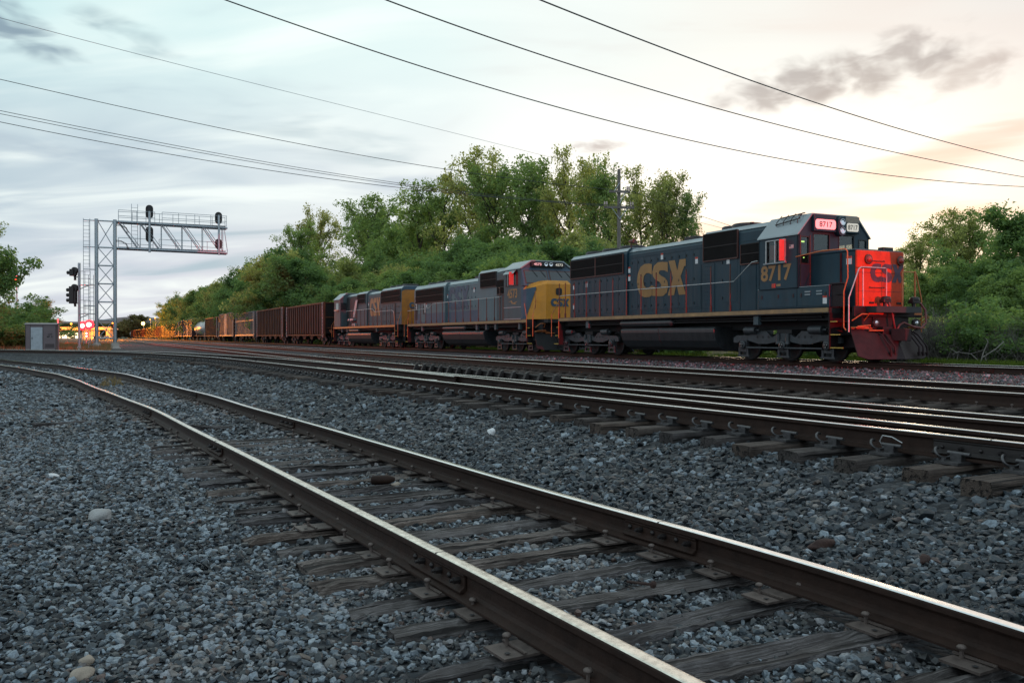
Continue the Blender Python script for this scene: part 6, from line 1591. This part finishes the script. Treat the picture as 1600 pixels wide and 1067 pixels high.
def grow(seed, h, spread, kind):
    """branch polylines and tip clusters"""
    r = np.random.default_rng(seed); br = []; C = []; Rd = []
    base = np.array([0, 0, 0.]); lean = r.normal(0, .04, 2)
    top = h*(.80 if kind == 'airy' else .70)
    tp = [np.array([lean[0]*z + .12*math.sin(z*.5+seed), lean[1]*z + .12*math.cos(z*.43+seed), z]) for z in np.linspace(0, top, 9)]
    br.append((tp, np.linspace(.022*h*.6, .004*h, 9)))
    nl = {'dense': 26, 'airy': 20, 'shrub': 16}[kind]
    for k in range(nl):
        f = (k+.5)/nl
        if kind == 'dense': z0 = h*(.10 + .58*f); ln = spread*(.95*math.sin(PI*(.22+.70*f))+.12)*r.uniform(.75, 1.15); up = .15 + 1.1*f**1.3
        elif kind == 'airy': z0 = h*(.22 + .55*f); ln = spread*(.62+.55*math.sin(PI*(.15+.75*f)))*r.uniform(.7, 1.15); up = .50 + .95*f
        else: z0 = h*.05*f; ln = h*.75*r.uniform(.6, 1.1); up = .7 + 1.2*f
        a = k*2.39996 + r.normal(0, .35)
        p0 = np.array([np.interp(z0, [q[2] for q in tp], [q[i] for q in tp]) for i in range(2)] + [z0])
        d = np.array([math.cos(a), math.sin(a), up]); d /= np.linalg.norm(d)
        pts = [p0]; cur = d.copy()
        for j in range(5):
            cur = cur + r.normal(0, .16, 3) + np.array([0, 0, .05 if kind != 'dense' else -.02]); cur /= np.linalg.norm(cur); pts.append(pts[-1] + cur*ln/5)
        br.append((pts, np.linspace(.0062*h, .0014*h, 6)))
        for j in range(2, 6):
            for m in range({'dense': 3, 'airy': 2, 'shrub': 2}[kind]):
                q0 = pts[j]; dd = cur*.5 + r.normal(0, .75, 3); dd[2] += .25; dd /= np.linalg.norm(dd); l2 = ln*r.uniform(.16, .36)
                q1 = q0 + dd*l2*.5; q2 = q1 + (dd + r.normal(0, .3, 3))*l2*.5
                br.append(([q0, q1, q2], np.array([.0022, .0015, .0008])*h))
                for q, w in ((q1, .8), (q2, 1.0)):
                    C.append(q); Rd.append(w*h*{'dense': .060, 'airy': .052, 'shrub': .10}[kind]*r.uniform(.7, 1.3))
    for q in tp[-3:]: C.append(q + np.array([0, 0, .04*h])); Rd.append(.06*h)
    return br, np.array(C), np.array(Rd)
def tree_template(name, seed, h, spread, kind, n_per, size, leaf, bark='bark', cat='tree', label=''):
    br, C, Rd = grow(seed, h, spread, kind)
    root = thing(name, label, cat)
    mb = MB()
    for k, (pts, rr) in enumerate(br): mb.tube(pts, list(rr), 7 if k == 0 else 4)
    mb.build('trunk', M[bark], root)
    V = leaf_cards(C, Rd, n_per, size, seed+500); fc = np.arange(len(V)).reshape(-1, 4)
    me = np_mesh('crown', V, fc, M[leaf]); o = bpy.data.objects.new('crown', me); COL.objects.link(o); o.parent = root
    return root
TPL = {}
H_T = 12.0
for k in range(5): TPL['dense', k] = tree_template('broadleaf_tree', 100+k, H_T, 4.3, 'dense', 62, .21, ['leaf_a', 'leaf_b', 'leaf_a', 'leaf_b', 'leaf_c'][k])
for k in range(4): TPL['airy', k] = tree_template('broadleaf_tree', 200+k, H_T, 3.3, 'airy', 44, .165, ['leaf_c', 'leaf_a', 'leaf_c', 'leaf_a'][k])
for k in range(3): TPL['shrub', k] = tree_template('shrub', 300+k, 3.0, 2.0, 'shrub', 60, .11, ['leaf_a', 'leaf_c', 'leaf_b'][k], cat='shrub')
for k in range(2): TPL['far', k] = tree_template('broadleaf_tree', 400+k, H_T, 4.6, 'dense', 22, .42, 'leaf_d')
def twig_template(seed, h=2.6, n=70, mat='greytwig'):
    r = np.random.default_rng(seed); mb = MB()
    for k in range(n):
        a = r.random()*2*PI; p = np.array([r.normal(0, .6), r.normal(0, .4), 0]); d = np.array([math.cos(a)*.5, math.sin(a)*.5, 1.2]); pts = [p]; L = h*r.uniform(.5, 1.0)
        for j in range(5):
            d = d/np.linalg.norm(d) + r.normal(0, .22, 3); pts.append(pts[-1] + d/np.linalg.norm(d)*L/5)
        mb.tube(pts, list(np.linspace(.014, .004, 6)), 4)
        for j in (2, 3, 4):
            q = pts[j]; e = d + r.normal(0, .8, 3); e /= np.linalg.norm(e); mb.tube([q, q+e*L*.18, q+e*L*.3+r.normal(0, .05, 3)], [.007, .005, .003], 4)
    return mb.mesh('twigs', M[mat])
TW = [twig_template(1), twig_template(2)]
used = set()
def plant(kind, k, x, y, hgt, label, group=None, wide=1.0, rz=None, base=3.0 if False else None):
    t = TPL[kind, k]; h0 = 3.0 if kind == 'shrub' else H_T
    if (kind, k) in used: o = dup(t)
    else: o = t; used.add((kind, k))
    z = near_ground(x, y); s = hgt/h0
    o.location = (x, y, z-.1); o.rotation_euler = (0, 0, vr.uniform(0, 6.28) if rz is None else rz); o.scale = (s*wide, s*wide, s)
    o['label'] = label
    if group: o['group'] = group
    elif 'group' in o: del o['group']
    return o
vr = np.random.default_rng(23)
PXT = [262,300,330,360,390,420,450,480,500,530,560,590,620,650,690,720,745,780,820,850,890,935,970,1000,1040,1065,1085,1110]
PYT = [462,447,434,424,410,402,374,352,332,336,325,310,306,310,288,264,244,262,258,276,232,264,268,262,276,302,350,420]
def d_point(px, D):
    r_ = (px-800)/F; Y = D/(TN[0]*r_ + TN[1]); return r_*Y, Y
def top_h(px, D, f=1.0):
    x, y = d_point(px, D); yt = np.interp(px, PXT, PYT); z = CZ + (HOR-yt)/F*y; return x, y, (z - near_ground(x, y))*f
WOOD = 'trees of the wood behind the train'
# tall back row, each placed where its crown shows against the sky
back = [(500, 44, 'airy', 0, .75), (478, 40, 'airy', 1, .8), (560, 46, 'airy', 1, 1.0), (592, 44, 'airy', 3, 1.1), (625, 44, 'dense', 0, .9), (655, 44, 'airy', 1, 1.0), (695, 46, 'airy', 3, .9), (745, 47, 'airy', 0, .85), (783, 46, 'airy', 1, .9), (822, 46, 'airy', 3, 1.0), (856, 47, 'airy', 1, .8),
        (890, 47, 'airy', 2, .68), (925, 46, 'airy', 0, .6), (960, 46, 'airy', 1, .8), (1000, 45, 'airy', 2, .8), (1042, 45, 'airy', 0, .75), (1066, 46, 'airy', 3, .6)]
labs = {500: 'slender pale tree rising clear above the wood just left of the third locomotive', 745: 'tall feathery tree at the left end of the high clump behind the second locomotive', 890: 'tallest slim open tree of the wood, left of the utility pole', 1000: 'open pale-leaved tree with bare stems right of the utility pole', 1042: 'rightmost airy tree of the wood, glowing in the afterglow'}
for px, D, kd, k, wd in back:
    x, y, h = top_h(px, D); plant(kd, k, x, y, h*1.02, labs.get(px, 'open-crowned tree in the tall back row of the wood behind the train'), None if px in labs else WOOD+', back row', wd)
# middle and front rows
s_ = 0
px = 455
while px < 1075:
    x, y, h = top_h(px, 38, .70); plant('dense', int(vr.integers(0, 5)), x, y, h*vr.uniform(.85, 1.03), 'rounded green tree in the middle of the wood behind the train', WOOD+', middle row', vr.uniform(1.0, 1.3)); px += vr.uniform(26, 40)
px = 448
while px < 1060:
    x, y, h = top_h(px, 31, .60); plant('dense', int(vr.integers(0, 4)), x, y, h*vr.uniform(.8, 1.1), 'low dense tree at the front edge of the wood behind the locomotives', WOOD+', front row', vr.uniform(1.1, 1.4)); px += vr.uniform(34, 48)
# the wood running away to the left
px = 452
while px > 266:
    for D, f in ((27, 1.0), (36, 1.05)):
        if D == 36 and px < 330: continue
        x, y, h = top_h(px, D, f); plant('dense', int(vr.integers(0, 5)), x, y, h*vr.uniform(.9, 1.05), 'tree of the dense wood running away along the freight cars', WOOD+', along the freight cars', vr.uniform(.9, 1.2))
    px -= vr.uniform(9, 14)*(1 if px > 330 else .75)
# right hand trees
RX = [1380,1410,1440,1470,1490,1520,1550,1580,1620,1720]; RY = [400,383,362,336,320,326,308,296,288,285]
def right_tree(px, D, kd, k, label, f=1.0, wd=1.0, grp=None):
    x, y = d_point(px, D); z = CZ + (HOR-np.interp(px, RX, RY))/F*y; return plant(kd, k, x, y, (z-near_ground(x, y))*f, label, grp, wd)
right_tree(1405, 78, 'airy', 2, 'pale backlit tree just right of the first locomotive, farthest of the right-hand trees', 1.0, 1.1)
right_tree(1438, 70, 'airy', 0, 'backlit tree behind the front handrails of the first locomotive', 1.0, 1.1)
right_tree(1482, 62, 'airy', 2, 'tallest glowing yellow-green tree at the right', 1.02, .9)
right_tree(1520, 64, 'airy', 3, 'glowing open tree beside the dark tree at the right edge', 1.0, 1.0)
right_tree(1590, 46, 'dense', 1, 'large dark green tree at the right edge', 1.03, 1.05)
right_tree(1690, 46, 'dense', 3, 'dark green tree just outside the right edge', 1.0, 1.1)
RG = 'middle-height trees at the right behind the track'
for px, D, k, f in ((1395, 52, 0, .50), (1425, 48, 0, .60), (1455, 50, 4, .66), (1490, 46, 0, .72), (1528, 50, 2, .74), (1560, 44, 1, .62), (1620, 40, 0, .66), (1420, 60, 1, .72), (1470, 58, 0, .78), (1350, 60, 0, .45), (1300, 62, 1, .40), (1660, 40, 3, .6)):
    right_tree(px, D, 'dense', k, 'bushy green tree of the right-hand thicket', f, 1.25, RG)
SG = 'shrubs along the far side of the train'
for k in range(46):
    px = vr.uniform(880, 1680); D = vr.uniform(27.5, 33); x, y = d_point(px, D); big = 1.0 if px > 1380 else .75
    plant('shrub', int(vr.integers(0, 3)), x, y, vr.uniform(1.2, 2.9)*big, 'leafy shrub on the bank behind the far rail', SG, vr.uniform(.9, 1.4))
for k in range(22):
    px = vr.uniform(1400, 1640); D = vr.uniform(26.6, 30); x, y = d_point(px, D)
    o = bpy.data.objects.new('bare_brush', TW[k % 2]); COL.objects.link(o); o.location = (x, y, near_ground(x, y)-.05); o.rotation_euler = (0, 0, vr.uniform(0, 6)); s1 = vr.uniform(.6, 1.05); o.scale = (s1, s1, s1)
    tag(o, 'tangle of bare grey brush below the right-hand trees', 'brush', 'bare grey brush at the right')
# dead branches
def dead_branch(px, py, pts, label):
    x, y = d_point(px, 26.2); z = near_ground(x, y); mb = MB()
    for poly, r0 in pts: mb.tube([(a*1.0, vr.normal(0, .12), b) for a, b in poly], list(np.linspace(r0, r0*.4, len(poly))*.75), 6)
    o = mb.build('dead_branch', M['twig']); o.location = (x, y, z); tag(o, label, 'dead branch')
dead_branch(1528, 560, [([(0, 0), (.02, .35), (.22, .62), (.28, .95), (.26, 1.05)], .035), ([(.02, .35), (-.2, .55), (-.55, .62)], .025), ([(.1, .45), (.45, .72), (.75, .95), (.85, 1.0)], .028), ([(.45, .72), (.70, .62), (.85, .85)], .02), ([(-.2, .55), (.1, .70)], .015)], 'bleached forked dead branch standing in the brush at the right')
dead_branch(1500, 565, [([(0, 0), (-.03, .30), (-.12, .55), (-.28, .75)], .028), ([(-.10, .5), (.12, .72)], .02), ([(0, .1), (.3, .22), (.5, .18)], .018)], 'smaller bleached branch left of the forked one')
dead_branch(1548, 565, [([(0, 0), (-.05, .4), (-.18, .62)], .03), ([(-.03, .1), (.35, .32)], .018), ([(-.02, .05), (-.5, .22), (-.7, .15)], .02)], 'bleached stub branch right of the forked one')
# left edge
x = -45.0; y = 72.0
plant('dense', 1, -46.2, 72, 16.5, 'tall dark tree overhanging the left edge', None, .80)
plant('airy', 1, -52, 84, 12.0, 'tree behind the tall one at the left edge', None, 1.2)
LG = 'bushes along the left edge'
for px, Y, h, kd, k in ((-20, 66, 4.0, 'shrub', 0), (12, 70, 4.2, 'shrub', 2), (35, 76, 3.4, 'shrub', 0), (0, 78, 5.0, 'shrub', 2), (-45, 62, 4.5, 'shrub', 2), (30, 92, 4.4, 'shrub', 0)):
    plant(kd, k, (px-800)/F*Y, Y, h, 'dense green bush below the tall tree at the left edge', LG, 1.5)
plant('airy', 3, (66-800)/F*100, 100, 5.4, 'light open bush-like tree behind the cabinet', None, 1.5)
plant('airy', 1, (48-800)/F*105, 105, 4.8, 'smaller open tree beside the one behind the cabinet', None, 1.3)
# far end of the yard
plant('far', 0, (213-800)/F*520, 520, 17, 'orange-tinted round tree beyond the distant freight cars', None, 1.25)
FG = 'far trees on the horizon'
for px in range(84, 275, 7):
    Y = 560 + vr.uniform(-30, 60); plant('far', int(vr.integers(0, 2)), (px-800)/F*Y, Y, vr.uniform(9.5, 12.5), 'distant tree on the horizon behind the yard', FG, 1.4)
hl_ = MB(); hv = []
for i, a in enumerate(np.linspace(-42, -14, 60)):
    d = 1500; hv.append((d*math.sin(R(a)), d*math.cos(R(a)), 31 + 4*math.sin(a*.5) + 2*math.sin(a*1.3+1)))
V = []
for (a, b, z) in hv: V += [(a, b, -5), (a*1.02, b*1.02, z*.7), (a*1.08, b*1.08, z), (a*1.3, b*1.3, -5)]
hl_.faces(V, [(i*4+j, i*4+j+1, (i+1)*4+j+1, (i+1)*4+j) for i in range(59) for j in range(3)], smooth=True)
M['hill'] = material('wooded_hill', (.13, .10, .095), .95, 0, .4, .02, .5, .05)  # pink haze over the distant ridge put into its base colour
tag(hl_.build('hills', M['hill']), kind='structure')
# grass and weeds
def tufts(name, P, label, mat, h, n=9):
    r = np.random.default_rng(len(P)); N = len(P)*n
    c = np.repeat(np.c_[P, ground_z(P)], n, 0) + np.c_[r.normal(0, .07, (N, 2)), np.zeros(N)]
    a = r.random(N)*2*PI; d = np.c_[np.cos(a), np.sin(a), np.zeros(N)]; hh = h*r.uniform(.4, 1.1, N)
    ln = np.c_[r.normal(0, .35, (N, 2)), np.ones(N)]*hh[:, None]
    w = .012*np.exp(r.normal(0, .3, N))[:, None]*(1 + h)
    V = np.stack([c - d*w, c + d*w, c + ln*.6 + d*w*.6, c + ln], 1).reshape(-1, 3)
    o = bpy.data.objects.new(name, np_mesh(name, V, np.arange(len(V)).reshape(-1, 4), M[mat])); COL.objects.link(o); return tag(o, label, 'grass', kind='stuff')
r = np.random.default_rng(3); P = []
for px in r.uniform(700, 1680, 3200):
    D = DT + 2.3 + r.exponential(1.3) + .5*math.sin(px*.021) + .4*math.sin(px*.063)
    if math.sin(px*.043+1)+math.sin(px*.017) + r.normal(0, .5) > -.6: P.append(d_point(px, max(D, DT+2.0)))
tufts('grass', np.array(P), 'green weeds and grass along the foot of the bank behind the far rail', 'grassblade', .38)
P = []
for k in range(2600):
    Y = r.uniform(60, 110); px = r.uniform(-40, 172); x = (px-800)/F*Y; P.append((x, Y))
tufts('dry_grass', np.array(P), 'dry straw-coloured grass round the cabinet and gantry foot', 'drygrass', .45, 7)
P = np.array([g(180+r.normal(0, 12), 600+r.normal(0, 2), 1.33) for k in range(10)])
tufts('dry_weeds', P, 'dry weeds growing beside the bend of the siding', 'drygrass', .22)
